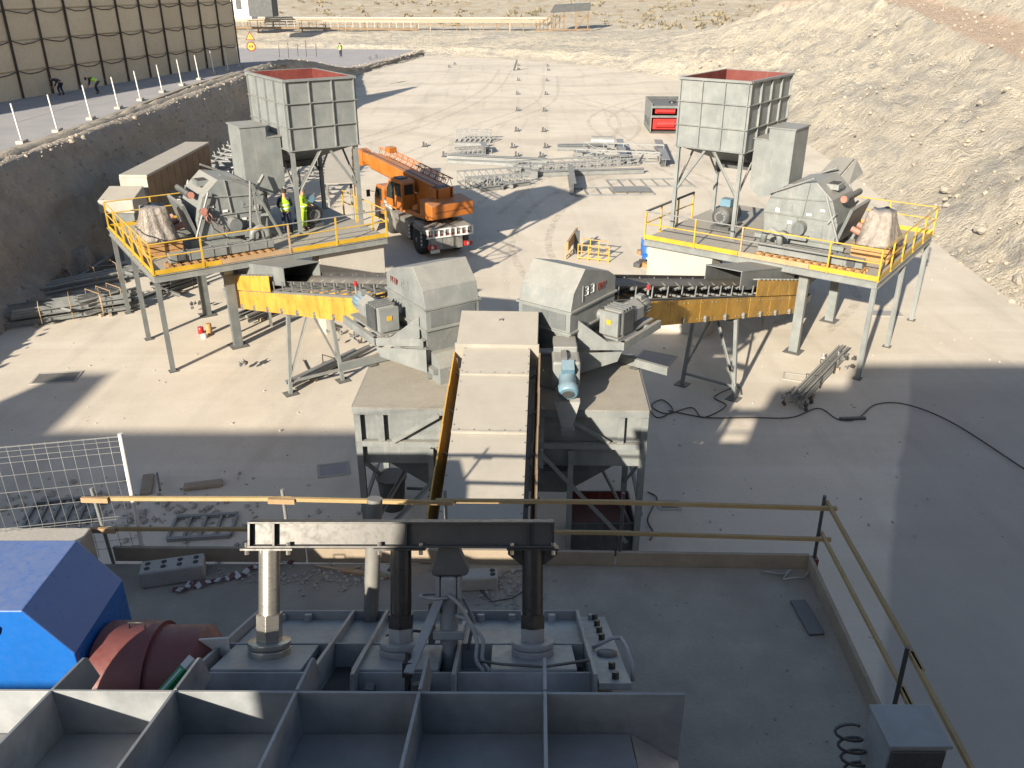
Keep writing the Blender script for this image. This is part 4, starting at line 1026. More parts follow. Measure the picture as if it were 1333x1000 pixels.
def mesh_panel():
    a = V(-4.90,9.38,SZ); b = V(-8.4,8.75,SZ)
    t = thing('mesh_fence_panel', 'white wire mesh fence panel with a tall end post on the left', 'fence', a)
    m = MB(); m.tube(a+V(-.05,0,-.15), a+V(0,0,1.9), .03, 10); m.build('end_post', m_white, t)
    d = b-a
    zs = [.22,.34,.56,.66,.70,.98,1.22,1.46,1.64,1.72,1.80,1.86]
    for z in zs:
        m = MB(); m.tube(a+V(0,0,z), b+V(0,0,z-.05), .0034 if z < 1.85 else .008, 5); m.build('horizontal_wire', m_steel, t)
    n = 24
    for k in range(1, n):
        p = a+d*(k/n); m = MB(); m.pipe([p+V(0,0,.1), p+V(.0,.0,.62), p+V(.02,.0,.68), p+V(0,0,1.2), p+V(0,0,1.88-.05*k/n)], .0032, 5); m.build('vertical_wire', m_steel, t)
mesh_panel()
m = MB(); m.box(-9,-5.45,8.15,9.2,SZ+.003,SZ+.62); tag(m.build('concrete_block', m_conc, bevel=.02), 'sunlit concrete block behind the blue guard under the mesh fence', 'block')

# ---- blue octagonal guard
def blue_guard():
    t = thing('blue_machine_guard', 'bright blue eight sided sheet metal guard at the left edge', 'guard', (-5.3,6.6,SZ))
    y0, y1 = 6.08, 7.16; top = 7.88; oc = [(-4.42,top),(-4.05,7.38),(-4.05,6.85),(-4.5,6.25),(-6.0,6.25),(-6.45,6.85),(-6.45,7.38),(-6.08,top)]
    m = MB(); m.prism([(x,y0,z) for x, z in oc], (0,y1-y0,0)); m.build('casing', m_blue, t, bevel=.012)
    m = MB(); m.pipe([(-4.75,y0-.005,7.62),(-4.75,y0-.04,7.70),(-4.72,y0-.05,7.76),(-4.68,y0-.04,7.70),(-4.69,y0-.005,7.62)], .016, 8); m.build('lifting_lug', m_blue, t)
    m = MB(); m.box(-4.9,-4.5,y0-.012,y0-.001,6.42,6.46); m.build('seam', m_blue, t)
    m = MB(); m.box(-6.0,-4.5,6.15,7.1,SZ+.003,6.249); m.build('foot_frame', m_dgrey, t)
blue_guard()
def red_guard():
    t = thing('red_coupling_guard', 'dull red rounded coupling guard right of the blue guard', 'guard', (-3.5,6.35,SZ))
    c = V(-4.03,6.45,6.72); n = 22; rings = [(0,.52),(.02,.56),(.55,.56),(.55,.52),(.62,.52),(.98,.52),(1.22,.24)]
    m = MB(); vs = []; fs = []
    for (x, r) in rings:
        for k in range(n+1):
            a = math.pi*(k/n)*1.16 - .25; vs.append((c.x+x, c.y+r*math.cos(a), c.z+r*math.sin(a)))
    for i in range(len(rings)-1):
        for k in range(n): fs.append((i*(n+1)+k, i*(n+1)+k+1, (i+1)*(n+1)+k+1, (i+1)*(n+1)+k))
    m.add(vs, fs, True); o = m.build('shell', m_brightred, t); sd = o.modifiers.new('t','SOLIDIFY'); sd.thickness = .01
    es = o.modifiers.new('es','EDGE_SPLIT'); es.split_angle = R(35)
    m = MB(); m.box(-4.0,-2.9,5.95,6.95,SZ+.003,6.58); m.build('base_box', m_red, t)
    m = MB(); m.pipe([(-3.75,6.55,7.25),(-3.75,6.55,7.34),(-3.60,6.55,7.34),(-3.60,6.55,7.25)], .01, 6); m.build('handle', m_black, t)
    m = MB(); m.obox((-3.72,5.96,6.85),.2,.012,.03,0,R(-20)); m.build('name_strip', m_black, t)
red_guard()
def level_box():
    t = thing('green_carton', 'slim green and white carton lying on the red guard', 'carton', (-3.15,6.05,7.1))
    M_ = Matrix.Translation(V(-3.14,6.02,7.13)) @ Matrix.Rotation(R(48),4,'Z') @ Matrix.Rotation(R(-28),4,'Y')
    m = MB(M_); m.box(-.23,.23,-.04,.04,-.03,.03); m.build('carton', m_green, t)
    m = MB(M_); m.box(.12,.232,-.042,.042,-.032,.032); m.build('white_end', m_white, t)
    m = MB(M_); m.box(-.23,.1,-.012,.012,.0305,.032); m.build('white_print', m_white, t)
level_box()
m = MB(); m.obox((-2.92,6.45,7.1),.30,.02,.26,R(5)); tag(m.build('white_plate', m_white), 'small white plate propped between red guard and crusher', 'plate')

# ---- crusher frame: the whole machine leans, its deck falls away from the camera by 25 degrees
CO = V(0, 6.42, 7.16); TL = R(25.2)
TC = Matrix(((1,0,0,CO.x),(0,math.cos(TL),math.sin(TL),CO.y),(0,-math.sin(TL),math.cos(TL),CO.z),(0,0,0,1)))
UPC = V(0, math.sin(TL), math.cos(TL))
def roll_crusher():
    t = thing('primary_crusher', 'dusty grey primary crusher frame in the platform middle', 'crusher', (-1.0,6.4,SZ))
    C = lambda: MB(TC); yb, yf = 1.42, -.74
    m = C(); m.box(-2.86,.93,yf+.02,yb-.02,-1.0,-.30); m.build('lower_body', m_fgrey, t)
    m = MB(); m.box(-2.7,.8,5.95,7.3,SZ+.003,6.5); m.build('plinth', m_fgrey, t)
    m = C(); m.box(-2.84,.72,.32,yb-.03,-.299,-.13); m.build('rear_deck', m_fgrey, t)
    for x in (-2.88,-1.80,-1.42,-.52,.74):
        m = C(); m.box(x-.018,x+.018,yf,yb,-.31,-.02); m.build('long_rib', m_fgrey, t, bevel=.005)
    for y in (yb,.30):
        for (xa, xb) in ((-2.86,-1.82),(-1.78,-1.44),(-1.40,-.54),(-.50,.72)):
            m = C(); m.box(xa,xb,y-.015,y+.015,-.308,-.03 if y > 1 else -.06); m.build('cross_rib', m_fgrey, t, bevel=.004)
    for (xa, xb) in ((-2.86,-1.82),(-1.40,-.54),(-.50,.72)):
        m = C(); m.box(xa,xb,-.50,-.47,-.306,-.09); m.build('front_plate', m_fgrey, t, bevel=.004)
    for x, w in ((-2.36,.42),(-1.08,.40),(.2,.40)):
        m = C(); m.box(x-w,x+w,-.46,.28,-.16,-.07); m.build('column_pad', m_fgrey, t, bevel=.01)
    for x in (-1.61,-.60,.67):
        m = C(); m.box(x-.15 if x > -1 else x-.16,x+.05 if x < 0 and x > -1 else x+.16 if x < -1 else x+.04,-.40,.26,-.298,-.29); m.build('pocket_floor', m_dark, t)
    m = C(); m.box(.77,1.06,yf,yb,-.16,-.10); m.build('side_flange', m_fgrey, t, bevel=.006)
    for y in (-.62,-.35,.55,.8,1.05,1.3):
        q = C(); q.tube((.93,y,-.10),(.93,y,-.04),.036,6); q.build('bolt', m_black, t)
    q = C(); q.pipe([(.80,.20,-.08),(1.0,.20,.02),(1.08,.17,.03),(1.11,.0,.0),(1.12,-.35,-.06),(1.12,-.4,-.2)], .02, 7); q.build('handle', m_fgrey, t)
    q = C(); q.lathe((.93,.05,-.10),(0,0,1),[(0,.10),(.03,.10),(.04,.05)],14); q.build('boss', m_dgrey, t)
    for x in (-2.6,-2.3,-1.3,-.35,.0,.45,.9):
        q = C(); q.tube((x,yb-.09,-.13),(x,yb-.09,-.05),.045,8); q.build('bolt', m_fgrey, t)
    q = C(); q.tube((-.94,-.62,-.3),(-.94,-.58,.12),.028,8); o = q.build('sensor_rod', m_black, t)
    q = C(); q.obox((-.94,-.6,-.02),.09,.09,.13); q.build('sensor_body', m_black, o)
    q = C(); q.obox((-.82,-.62,-.22),.15,.12,.16); q.build('clamp', m_dgrey, t)
    q = C(); q.obox((-1.28,-.6,-.24),.08,.1,.16,0,R(20)); q.build('clamp', m_dgrey, t)
    q = C(); q.pipe([(-.3,-.30,-.05),(-.1,-.44,-.03),(.3,-.45,-.05),(.72,-.42,-.0)], .014, 6); q.build('hose', m_dgrey, t)
    q = C(); q.pipe([(-1.30,.5,-.05),(-1.0,.52,.0),(-.7,.5,-.03),(-.55,.45,-.02)], .016, 6); q.build('hose', m_black, t)
roll_crusher()
def column(x, lab, mat, nutmat):
    t = thing('spacer_column', lab, 'column', TC @ V(x,0,-.07), 'spacer columns under the black beam')
    m = MB(TC); m.lathe((x,0,-.069),(0,0,1),[(0,.205),(.06,.205),(.065,.175),(.07,.205),(.125,.205),(.13,.14)],36); m.build('washer_stack', nutmat, t, bevel=.004)
    m = MB(TC); m.lathe((x,0,.063),(0,0,1),[(0,.128),(.125,.128)],6); m.build('hex_nut', nutmat, t, bevel=.006)
    m = MB(TC); m.lathe((x,0,.19),(0,0,1),[(0,.130),(.13,.130)],6); m.build('lock_nut', mat if mat is m_chrome else m_black, t, bevel=.006)
    m = MB(TC); m.lathe((x,0,.32),(0,0,1),[(0,.102),(.63,.102)],32); m.build('shaft', mat, t)
column(-2.36, 'left bare steel spacer column lit by the sun', m_chrome, m_chrome)
column(-1.08, 'middle black spacer column under the beam', m_black, m_fgrey)
column(.2, 'right black spacer column under the beam end', m_black, m_fgrey)
def top_beam():
    zb = .972; t = thing('tie_beam', 'black steel tie beam laid across the three columns', 'beam', TC @ V(-1.0,0,zb), None)
    x0, x1, h, w = -2.55, .41, .25, .17
    m = MB(TC); m.ibeam((x0,0,zb+h/2),(x1,0,zb+h/2),w,h,.018,up=(0,0,1)); m.build('web_and_flanges', m_scale, t, bevel=.003)
    for x in (x0+.012,-2.30,-1.02,.16,x1-.012):
        m = MB(TC); m.box(x-.01,x+.01,-.08,-.0095,zb+.02,zb+h-.02); m.build('stiffener', m_black, t)
    for x in (-2.36,-1.08,.2):
        m = MB(TC); m.box(x-.25,x+.25,-.12,.12,zb-.02,zb-.0015); m.build('cap_plate', m_black if x > -2 else m_scale, t)
        for dx in (-.2,.2):
            q = MB(TC); q.tube((x+dx,-.06,zb-.07),(x+dx,-.06,zb+.045),.022,6); q.build('bolt', m_chrome, t)
    for sg in (-1,1):
        m = MB(TC); m.prism([(.2+sg*.10,0,zb-.021),(.2+sg*.24,0,zb-.021),(.2+sg*.24,0,zb-.08),(.2+sg*.10,0,zb-.19)], (0,.02,0)); m.build('gusset', m_black, t)
top_beam()
def ram():
    x, y = -.62, .12; C = lambda: MB(TC); t = thing('hydraulic_ram', 'grey hydraulic ram with hoses between the middle and right columns', 'cylinder', TC @ V(x,y,-.2))
    m = C(); m.prism([(x-.17,y-.1,.72),(x-.09,y-.1,.97),(x+.09,y-.1,.97),(x+.2,y-.1,.72),(x+.17,y-.1,.68),(x-.15,y-.1,.68)], (0,.2,0)); m.build('top_bracket', m_dgrey, t, bevel=.01)
    for sg in (-1,1):
        m = C(); m.box(x+sg*.105-.02,x+sg*.105+.02,y-.1,y+.1,.30,.67); m.build('fork', m_fgrey, t, bevel=.01)
    m = C(); m.obox((x,y,.55),.165,.2,.24); m.build('clevis', m_fgrey, t, bevel=.03)
    m = C(); m.tube((x,y,.0),(x,y,.44),.09,20); m.build('barrel', m_fgrey, t)
    m = C(); m.obox((x,y,.10),.30,.26,.09); m.build('gland', m_fgrey, t, bevel=.015)
    m = C(); m.tube((x,y,-.3),(x,y,.06),.07,16); m.build('rod', m_fgrey, t)
    m = C(); m.box(x-.2,x-.14,y-.06,y+.06,.0,.4); m.build('side_link', m_dgrey, t)
    m = C(); m.bar((x-.09,y-.14,.45),(x-.30,-.72,-.02),.02,.09,up=(1,0,.2)); m.build('flat_bar', m_fgrey, t)
    m = C(); m.pipe([(x-.12+.16*math.cos(a*.35), y-.05+.1*math.sin(a*.35), .47) for a in range(19)], .016, 6); m.build('ring', m_fgrey, t)
    for k, (dx, e) in enumerate(((.0,.0),(.07,.06))):
        pts = [(x+.0+dx,y-.13,.50-.2*k),(x+.10+dx,y-.15,.42-.15*k),(x+.2+e,y-.16,.26-.08*k),(x+.28+e,y-.2,.08),(x+.28+e,y-.3,-.08),(x+.36+e,y-.5,-.12)]
        c = [Vector(p) for p in pts]; fine = []
        for i in range(len(c)-1):
            p0, p1, p2, p3 = c[max(i-1,0)], c[i], c[i+1], c[min(i+2,len(c)-1)]
            for j in range(5):
                f = j/5; fine.append(.5*((2*p1)+(p2-p0)*f+(2*p0-5*p1+4*p2-p3)*f*f+(3*p1-p0-3*p2+p3)*f**3))
        m = C(); m.pipe(fine+[c[-1]], .02, 8); m.build('hose', m_fgrey, t)
    m = C(); m.pipe([(x+.14,y+.05,.42),(x+.24,y+.1,.2),(x+.18,y+.1,-.1)], .018, 7); m.build('hose', m_fgrey, t)
ram()
m = MB(); m.tube((-1.62,7.55,SZ+.2),(-1.5,7.9,7.9),.085,18); 
o = m.build('leaning_pipe', m_chass, bevel=0); tag(o, 'grey pipe stub leaning behind the black beam', 'pipe')
m2 = MB(); m2.tube((-1.64,7.5,SZ+.02),(-1.615,7.56,SZ+.45),.10,16); tag(m2.build('sleeve', m_fgrey, o))

# ---- ribbed steel feed pan right below the camera
def feed_pan():
    k_ = 1.2; y0, z0 = 4.2*k_, 13-4.2*k_
    t = thing('ribbed_feed_pan', 'large ribbed bluish grey steel pan nearest the camera', 'pan', (-1.0,y0,z0-.5))
    sl = math.tan(R(12.5)); zr = lambda y: z0-(y-y0)*sl
    H = .45; x0, x1 = -4.35, 1.37; yn = 2.6
    m = MB(); m.prism([(x0,yn,zr(yn)-H),(x1-.42,yn,zr(yn)-H),(x1-.42,y0-.012,zr(y0)-H),(x0,y0-.012,zr(y0)-H)], (0,0,-.02)); m.build('pan_plate', m_fgrey, t)
    m = MB(); m.prism([(x1-.41,yn,zr(yn)-H),(x1-.01,yn,zr(yn)-H-.3),(x1-.01,y0-.012,zr(y0)-H-.3),(x1-.41,y0-.012,zr(y0)-H)], (0,0,-.02)); m.build('side_slope', m_fgrey, t)
    m = MB(); m.prism([(x0,y0,zr(y0)-H-.12),(x0,y0,zr(y0)),(x1,y0,zr(y0)-.04),(x1,y0,zr(y0)-H-.32)], (0,.024,0)); m.build('cross_stiffener', m_fgrey, t, bevel=.004)
    for k, x in enumerate((.26,-.73,-1.70,-2.66,-3.63)):
        for (ya, yb, tip) in ((yn,y0-.002,0),(y0+.026,y0+.52,1)):
            if tip: pts = [(x,ya,zr(ya)),(x,yb-.03,zr(yb)),(x,yb,zr(yb)-.03),(x,yb+.10,zr(yb)-H+.12),(x,ya,zr(ya)-H+.03)]
            else: pts = [(x,ya,zr(ya)),(x,yb,zr(yb)),(x,yb,zr(yb)-H+.002),(x,ya,zr(ya)-H+.002)]
            m = MB(); m.prism([(p[0]-.013+(p[1]-y0)*.03,p[1],p[2]) for p in pts], (.026,0,0)); m.build('rib', m_fgrey, t, bevel=.003)
    for x in (-4.0,-.2):
        m = MB(); m.bar((x,3.4,SZ+.003),(x,3.4,zr(3.4)-H-.02),.16,.16,up=(0,1,0)); m.build('leg', m_fgrey, t)
feed_pan()

# ---- cabinet and coil
def cabinet():
    t = thing('electrical_cabinet', 'bluish grey electrical cabinet at the lower right corner', 'cabinet', (3.33,5.25,SZ))
    m = MB(); m.box(3.08,3.56,5.03,5.43,SZ+.003,7.36); m.build('body', m_fgrey, t, bevel=.008)
    m = MB(); m.box(3.06,3.58,5.0,5.45,7.361,7.40); m.build('lid', m_fgrey, t, bevel=.006)
    m = MB(); m.box(3.10,3.54,5.008,5.029,SZ+.1,7.32); o = m.build('door', m_dgrey, t, bevel=.004)
    q = MB(); q.box(3.48,3.51,4.985,5.007,6.8,6.95); q.build('handle', m_black, o)
cabinet()
m = MB(); m.pipe([(2.86+.11*math.cos(a*.5)+.004*a, 5.35+.05*math.sin(a*.5), 7.25-a*.012) for a in range(60)]+[(2.98,5.3,6.5),(2.95,5.2,6.1),(2.9,5.0,6.03)], .014, 5)
tag(m.build('coiled_cable', m_cable), 'black coiled cable hanging beside the grey cabinet', 'cable')

# ---- loose things on the slab
def slab_item(name, lab, cat, mat, c, sx, sy, sz, rz, **k):
    m = MB(); m.obox((c[0],c[1],SZ+.004+sz/2+k.get('lift',0)), sx, sy, sz, R(rz)); return tag(m.build(name, mat, bevel=.01), lab, cat)
p = G(1050,805,SZ); slab_item('grey_plank', 'grey plank lying on the platform at the right', 'plank', m_dgrey, p, .19, .62, .03, 4)
def anchor_block(lab, c, rz, L, W, H, n):
    t = thing('perforated_block', lab, 'block', (c[0],c[1],SZ))
    T = Matrix.Translation(V(c[0],c[1],SZ+.004)) @ Matrix.Rotation(R(rz),4,'Z')
    m = MB(T); m.box(-L/2,L/2,-W/2,W/2,0,H); m.build('body', m_stone, t, bevel=.025)
    for k in range(n):
        x = -L*.38+L*.76*k/(n-1)
        for y in (-W*.16, W*.2):
            q = MB(T); q.lathe((x,y,H+.001),(0,0,1),[(0,.035),(.004,.035)],12); q.build('hole', m_dark, t)
anchor_block('pale perforated block leaning on the front board behind the hydraulic ram', G(620,755,SZ+.1), 4, .55, .22, .2, 2)
anchor_block('long grey perforated block at the left platform front', G(226,745,SZ+.1), 14, .78, .28, .24, 4)
anchor_block('broken stone piece on the platform near the red guard corner', G(497,742,SZ+.05), -22, .36, .16, .1, 2)
random.seed(21)
pts = [(G(random.gauss(660,28),random.gauss(768,14),SZ)+V(0,0,.01), .01+.03*random.random()**2, random.random()*6) for _ in range(160)]
pts += [(G(random.gauss(420,70),random.gauss(752,8),SZ)+V(0,0,.01), .01+.03*random.random()**2, random.random()*6) for _ in range(200)]
pts += [(V(random.uniform(-5,3.8),random.uniform(5,9.1),SZ+.005), .006+.016*random.random()**3, random.random()*6) for _ in range(420)]
tag(scatter('platform_grit', m_stone, pts), 'grit and broken chips scattered on the platform slab', 'grit', kind='stuff')
# barrier tape: red and white segments
t = thing('barrier_tape', 'crumpled red and white barrier tape on the platform', 'tape', G(290,765,SZ))
prev = None; random.seed(4)
for k in range(26):
    q = G(225+k*6.2, 772-k*1.6+random.uniform(-5,5), SZ) + V(0,0,.02+random.random()*.05)
    if prev is not None:
        m = MB(); m.bar(prev, q, .07, .004, up=(random.uniform(-.6,.6),random.uniform(-.6,.6),1)); m.build('tape_piece', m_brightred if k%2 else m_white, t)
    prev = q
def slab_stick(px0, py0, px1, py1, lab, mat, w=.05, h=.03, z=SZ, lift=.02, name='timber_offcut', cat='timber'):
    m = MB(); m.bar(G(px0,py0,z)+V(0,0,lift), G(px1,py1,z)+V(0,0,lift), w, h); return tag(m.build(name, mat), lab, cat)
slab_stick(445,745,505,752,'timber offcut lying in the sunny patch behind the beam', m_timber, .07,.05)
slab_stick(410,738,470,748,'thin dark offcut left of the leaning pipe', m_plank, .04,.03)
slab_stick(700,735,706,740,'stub of white stone on the right front board', m_white, .08,.06, lift=.05, name='stone_stub', cat='stone')
slab_stick(1130,830,1148,836,'short white stick beside the right guard railing', m_white, .02,.02)
m = MB(); m.pipe([p+V(0,0,.03+.05*abs(math.sin(i*.35))) for i, p in enumerate([Vector((c.x,c.y,SZ)) for c in catmull([tuple(G(x,y,SZ)[:2]) for x, y in ((990,747),(1008,752),(1028,748),(1020,757),(1040,758),(1052,750))], 6)])], .012, 6)
tag(m.build('rope_scrap', m_stone), 'pale scrap of rope at the right end of the front board', 'rope')
m = MB(); m.pipe([G(625,770,SZ)+V(0,0,.02),G(640,785,SZ)+V(0,0,.02),G(668,780,SZ)+V(0,0,.02),G(690,765,SZ)+V(0,0,.02)], .008, 5)
tag(m.build('wire_scrap', m_cable), 'thin dark wire scrap on the slab right of the ram', 'wire')
# ================================================================== CRANE
def crane():
    h = Vector((-.446,.895,0)); l = Vector((-.895,-.446,0)); c = Vector((-4.93,46.45,0))
    T = Matrix(((h.x,l.x,0,c.x),(h.y,l.y,0,c.y),(0,0,1,0),(0,0,0,1)))        # x forward, y left, z up
    t = thing('mobile_crane', 'orange two axle mobile crane parked behind the left deck', 'crane', c)
    # chassis
    m = MB(T); m.prism([(-3.5,-.55,.75),(-3.5,-.55,1.35),(3.3,-.55,1.35),(3.9,-.55,1.1),(3.9,-.55,.75)], (0,1.1,0)); m.build('chassis_beam', m_chass, t)
    m = MB(T); m.prism([(-1.45,-1.3,1.38),(-1.45,1.3,1.38),(1.45,1.3,1.38),(1.45,-1.3,1.38)], (0,0,.16)); m.build('deck_plate', m_chass, t)
    for sg in (-1,1):
        m = MB(T); m.prism([(-1.35,sg*1.28,.7),(-1.35,sg*1.28,1.37),(1.35,sg*1.28,1.37),(1.35,sg*1.28,.7),(.9,sg*1.28,.5),(-.9,sg*1.28,.5)], (0,-sg*.5,0)); m.build('side_box', m_chass, t)
        for x in (-2.3,2.3):
            arc = [(x+.98*math.cos(R(a)), .78+.92*math.sin(R(a))) for a in range(8,175,14)]
            outer = [(p[0],sg*1.32,p[1]) for p in arc]; m = MB(T); vs = []; fs = []
            for p in arc: vs += [(p[0],sg*1.32,p[1]),(p[0],sg*.72,p[1])]
            for k in range(len(arc)-1): fs.append((2*k,2*k+1,2*k+3,2*k+2))
            m.add(vs, fs, True); o = m.build('mudguard', m_chass, t, fixn=False); sd = o.modifiers.new('t','SOLIDIFY'); sd.thickness = .05
        # hazard striped outrigger box between the wheels
        for x in (-1.38, -3.18):
            q = MB(T)
            for k in range(4): q.obox((x,sg*1.31,.72+k*.2),.2,.02,.09,0,0,R(25))
            q.build('hazard_stripes', m_white, t)
            q = MB(T); q.box(x-.13,x+.13,min(sg*1.02,sg*1.30),max(sg*1.02,sg*1.30),.55,1.42); q.build('outrigger_leg', m_dgrey, t)
    for x in (-2.3,2.3):
        m = MB(T); m.tube((x,-1.0,.76),(x,1.0,.76),.14,10); m.build('axle', m_dgrey, t)
        for sg in (-1,1):
            y = sg*.98; w = MB(T)
            w.lathe((x,y-.27,.76),(0,1,0),[(0,.42),(.0,.60),(.05,.72),(.12,.76),(.42,.76),(.49,.72),(.54,.60),(.54,.42)],30); o = w.build('tyre', m_tyre, t)
            q = MB(T); yy = y+sg*.2; q.lathe((x,yy,.76),(0,sg,0),[(0,.41),(.05,.42),(.06,.36),(-.06,.30),(-.06,.16),(.08,.14),(.09,.0)],24); q.build('rim', m_chass, o)
            q = MB(T)
            for k in range(10): q.tube((x+.25*math.cos(k*.628),y+sg*.14,.76+.25*math.sin(k*.628)),(x+.25*math.cos(k*.628),y+sg*.19,.76+.25*math.sin(k*.628)),.02,6)
            q.build('wheel_nuts', m_dgrey, o)
    # front driver's cab, left
    m = MB(T); m.prism([(2.75,1.28,.95),(2.75,1.28,2.42),(3.0,1.28,2.58),(4.0,1.28,2.5),(4.45,1.28,1.75),(4.5,1.28,.95)], (0,-1.25,0)); o = m.build('driver_cab', m_orange, t, bevel=.05)
    q = MB(T); q.prism([(3.05,1.286,1.7),(3.05,1.286,2.38),(3.92,1.286,2.36),(4.22,1.286,1.75)], (0,.008,0)); q.build('side_window', m_glass, o)
    q = MB(T); q.prism([(4.03,1.2,2.47),(4.45,1.2,1.78),(4.45,.1,1.78),(4.03,.1,2.47)], (.012,0,.008)); q.build('windscreen', m_glass, o)
    q = MB(T); q.prism([(2.74,1.15,1.75),(2.74,.15,1.75),(2.74,.15,2.3),(2.74,1.15,2.3)], (-.008,0,0)); q.build('rear_window', m_glass, o)
    q = MB(T); q.bar((4.3,1.3,2.0),(4.5,1.62,2.05),.03,.03); q.obox((4.5,1.62,1.9),.08,.2,.4); q.build('mirror', m_black, o)
    m = MB(T); m.box(3.9,4.6,-1.25,1.25,.5,.94); m.build('front_bumper', m_chass, t)
    # white lettered panel on the left, behind the driver's cab (letters too small to read)
    m = MB(T); m.box(1.2,2.7,1.29,1.31,1.5,1.95); o = m.build('name_panel', m_chass, t)
    for zz, row in ((1.80,12),(1.64,10)):
        q = MB(T)
        for k in range(row): q.box(1.32+k*.105,1.32+k*.105+.07,1.311,1.316,zz-.05,zz+.05)
        q.build('lettering', m_white, o)
    m = MB(T); m.box(1.6,2.6,-1.2,1.1,1.36,1.62); m.build('engine_cover', m_orange, t, bevel=.04)
    m = MB(T); m.tube((2.5,.2,1.9),(2.5,.95,1.9),.28,14); m.build('exhaust', m_black, t)
    # rear box with slotted frame
    m = MB(T); m.box(-3.85,-1.95,-1.28,1.28,1.36,1.62); m.build('rear_deck', m_chass, t, bevel=.02)
    m = MB(T); m.box(-3.93,-3.86,-1.3,1.3,1.18,1.25); m.box(-3.93,-3.86,-1.3,1.3,1.58,1.65)
    for k in range(9): m.box(-3.93,-3.86,-1.3+k*.31,-1.22+k*.31,1.25,1.58)
    m.build('rear_rack', m_white, t)
    m = MB(T); m.box(-3.85,-3.5,-1.15,1.15,1.25,1.37); m.build('rear_beam', m_red, t)
    m = MB(T); m.box(-3.82,-3.5,-.75,.45,.5,1.18); m.build('rear_locker', m_chass, t, bevel=.03)
    m = MB(T); m.obox((-3.75,.75,.85),.3,.7,.6,R(8)); m.build('rear_guard', m_steel, t, bevel=.03)
    for sg in (-1,1):
        m = MB(T); m.box(-3.98,-3.82,sg*1.0-.22,sg*1.0+.22,.62,.84); o = m.build('tail_lamp', m_redlamp, t)
        q = MB(T); q.box(-3.995,-3.981,sg*1.0-.05,sg*1.0+.08,.66,.80); q.build('lamp_lens', m_white, o)
    m = MB(T); m.box(-3.93,-3.9,.6,1.1,.4,.58); m.build('number_plate', m_white, t)
    # superstructure, slewed a little to the left of the chassis
    T = T @ Matrix.Translation(V(-1,0,0)) @ Matrix.Rotation(R(11),4,'Z') @ Matrix.Translation(V(1,0,0))
    m = MB(T); m.tube((-1.0,0,1.55),(-1.0,0,1.85),.75,24); m.build('slew_ring', m_dgrey, t)
    m = MB(T); m.prism([(-2.7,-1.15,1.85),(-2.7,1.15,1.85),(1.0,1.15,1.85),(1.0,-1.15,1.85)], (0,0,.22)); m.build('turntable', m_orange, t)
    m = MB(T); m.prism([(-3.35,-1.3,2.0),(-3.35,-1.3,2.72),(-2.2,-1.3,2.9),(-2.2,-1.3,1.95)], (0,2.6,0)); m.build('counterweight', m_orange, t, bevel=.05)
    m = MB(T); m.box(-3.37,-3.34,-1.1,1.1,2.34,2.37); m.build('counterweight_seam', m_red, t)
    for sg in (-1,1):
        m = MB(T); m.prism([(-2.6,sg*.5,2.07),(-2.6,sg*.5,3.35),(-2.0,sg*.5,3.4),(.4,sg*.5,2.4),(.8,sg*.5,2.07)], (0,sg*.06,0)); m.build('boom_cheek', m_orange, t)
    # operator cab on the left
    m = MB(T); m.prism([(-.75,.62,2.08),(-.75,.62,3.45),(-.55,.62,3.6),(.55,.62,3.58),(.95,.62,3.05),(1.05,.62,2.08)], (0,.82,0)); o = m.build('operator_cab', m_orange, t, bevel=.04)
    q = MB(T); q.prism([(.1,1.446,2.5),(.1,1.446,3.42),(.52,1.446,3.42),(.86,1.446,2.98),(.92,1.446,2.5)], (0,.008,0)); q.build('side_window', m_glass, o)
    q = MB(T); q.prism([(-.6,1.446,2.75),(-.6,1.446,3.42),(.02,1.446,3.42),(.02,1.446,2.75)], (0,.008,0)); q.build('door_window', m_glass, o)
    q = MB(T); q.prism([(-.753,.78,2.85),(-.753,1.3,2.85),(-.753,1.3,3.38),(-.753,.78,3.38)], (-.008,0,0)); q.build('rear_window', m_glass, o)
    q = MB(T); q.prism([(.58,.72,3.56),(.97,.72,3.03),(.97,1.36,3.03),(.58,1.36,3.56)], (.012,0,.008)); q.build('windscreen', m_glass, o)
    q = MB(T); q.box(-.3,.3,.8,1.3,3.605,3.66); q.build('roof_hatch', m_dgrey, o)
    m = MB(T); m.tube((-1.5,1.15,2.3),(-2.0,1.15,2.45),.17,12); m.build('air_filter', m_orange, t)
    # boom: telescopic box sections, lattice fly jib on its right
    ang = .10
    def P(x, y, z): return (x, y, 2.85+(x+2.6)*ang+z)
    for (xa, xb, w, hh, mt) in ((-2.6,4.6,.72,.84,m_orange),(4.6,5.2,.6,.72,m_orange),(5.2,5.7,.5,.6,m_orange)):
        m = MB(T); o8 = [(-w/2,-hh/2+.12),(-w/2+.12,-hh/2),(w/2-.12,-hh/2),(w/2,-hh/2+.12),(w/2,hh/2),(-w/2,hh/2)]
        m.section(P(xa,0,.1), P(xb,0,.1), o8); m.build('boom_section', mt, t, bevel=.02)
    m = MB(T); m.prism([P(5.6,-.3,-.35),P(5.6,-.3,.45),P(6.1,-.3,.5),P(6.35,-.3,.1),P(6.1,-.3,-.5)], (0,.6,0)); o = m.build('boom_head', m_orange, t)
    for yy in (-.18,.18):
        q = MB(T); q.tube(P(6.15,yy-.04,-.3),P(6.15,yy+.04,-.3),.24,16); q.build('sheave', m_dgrey, o)
    m = MB(T); m.tube((0.6,0,2.1),P(2.4,0,-.25),.15,14); m.build('lift_cylinder', m_steel, t)
    for dz in (.48,.56):
        m = MB(T); m.pipe([P(-2.3,.1,dz),P(1.5,.12,dz),P(5.8,.15,dz-.02)], .018, 5); m.build('hoist_rope', m_cable, t)
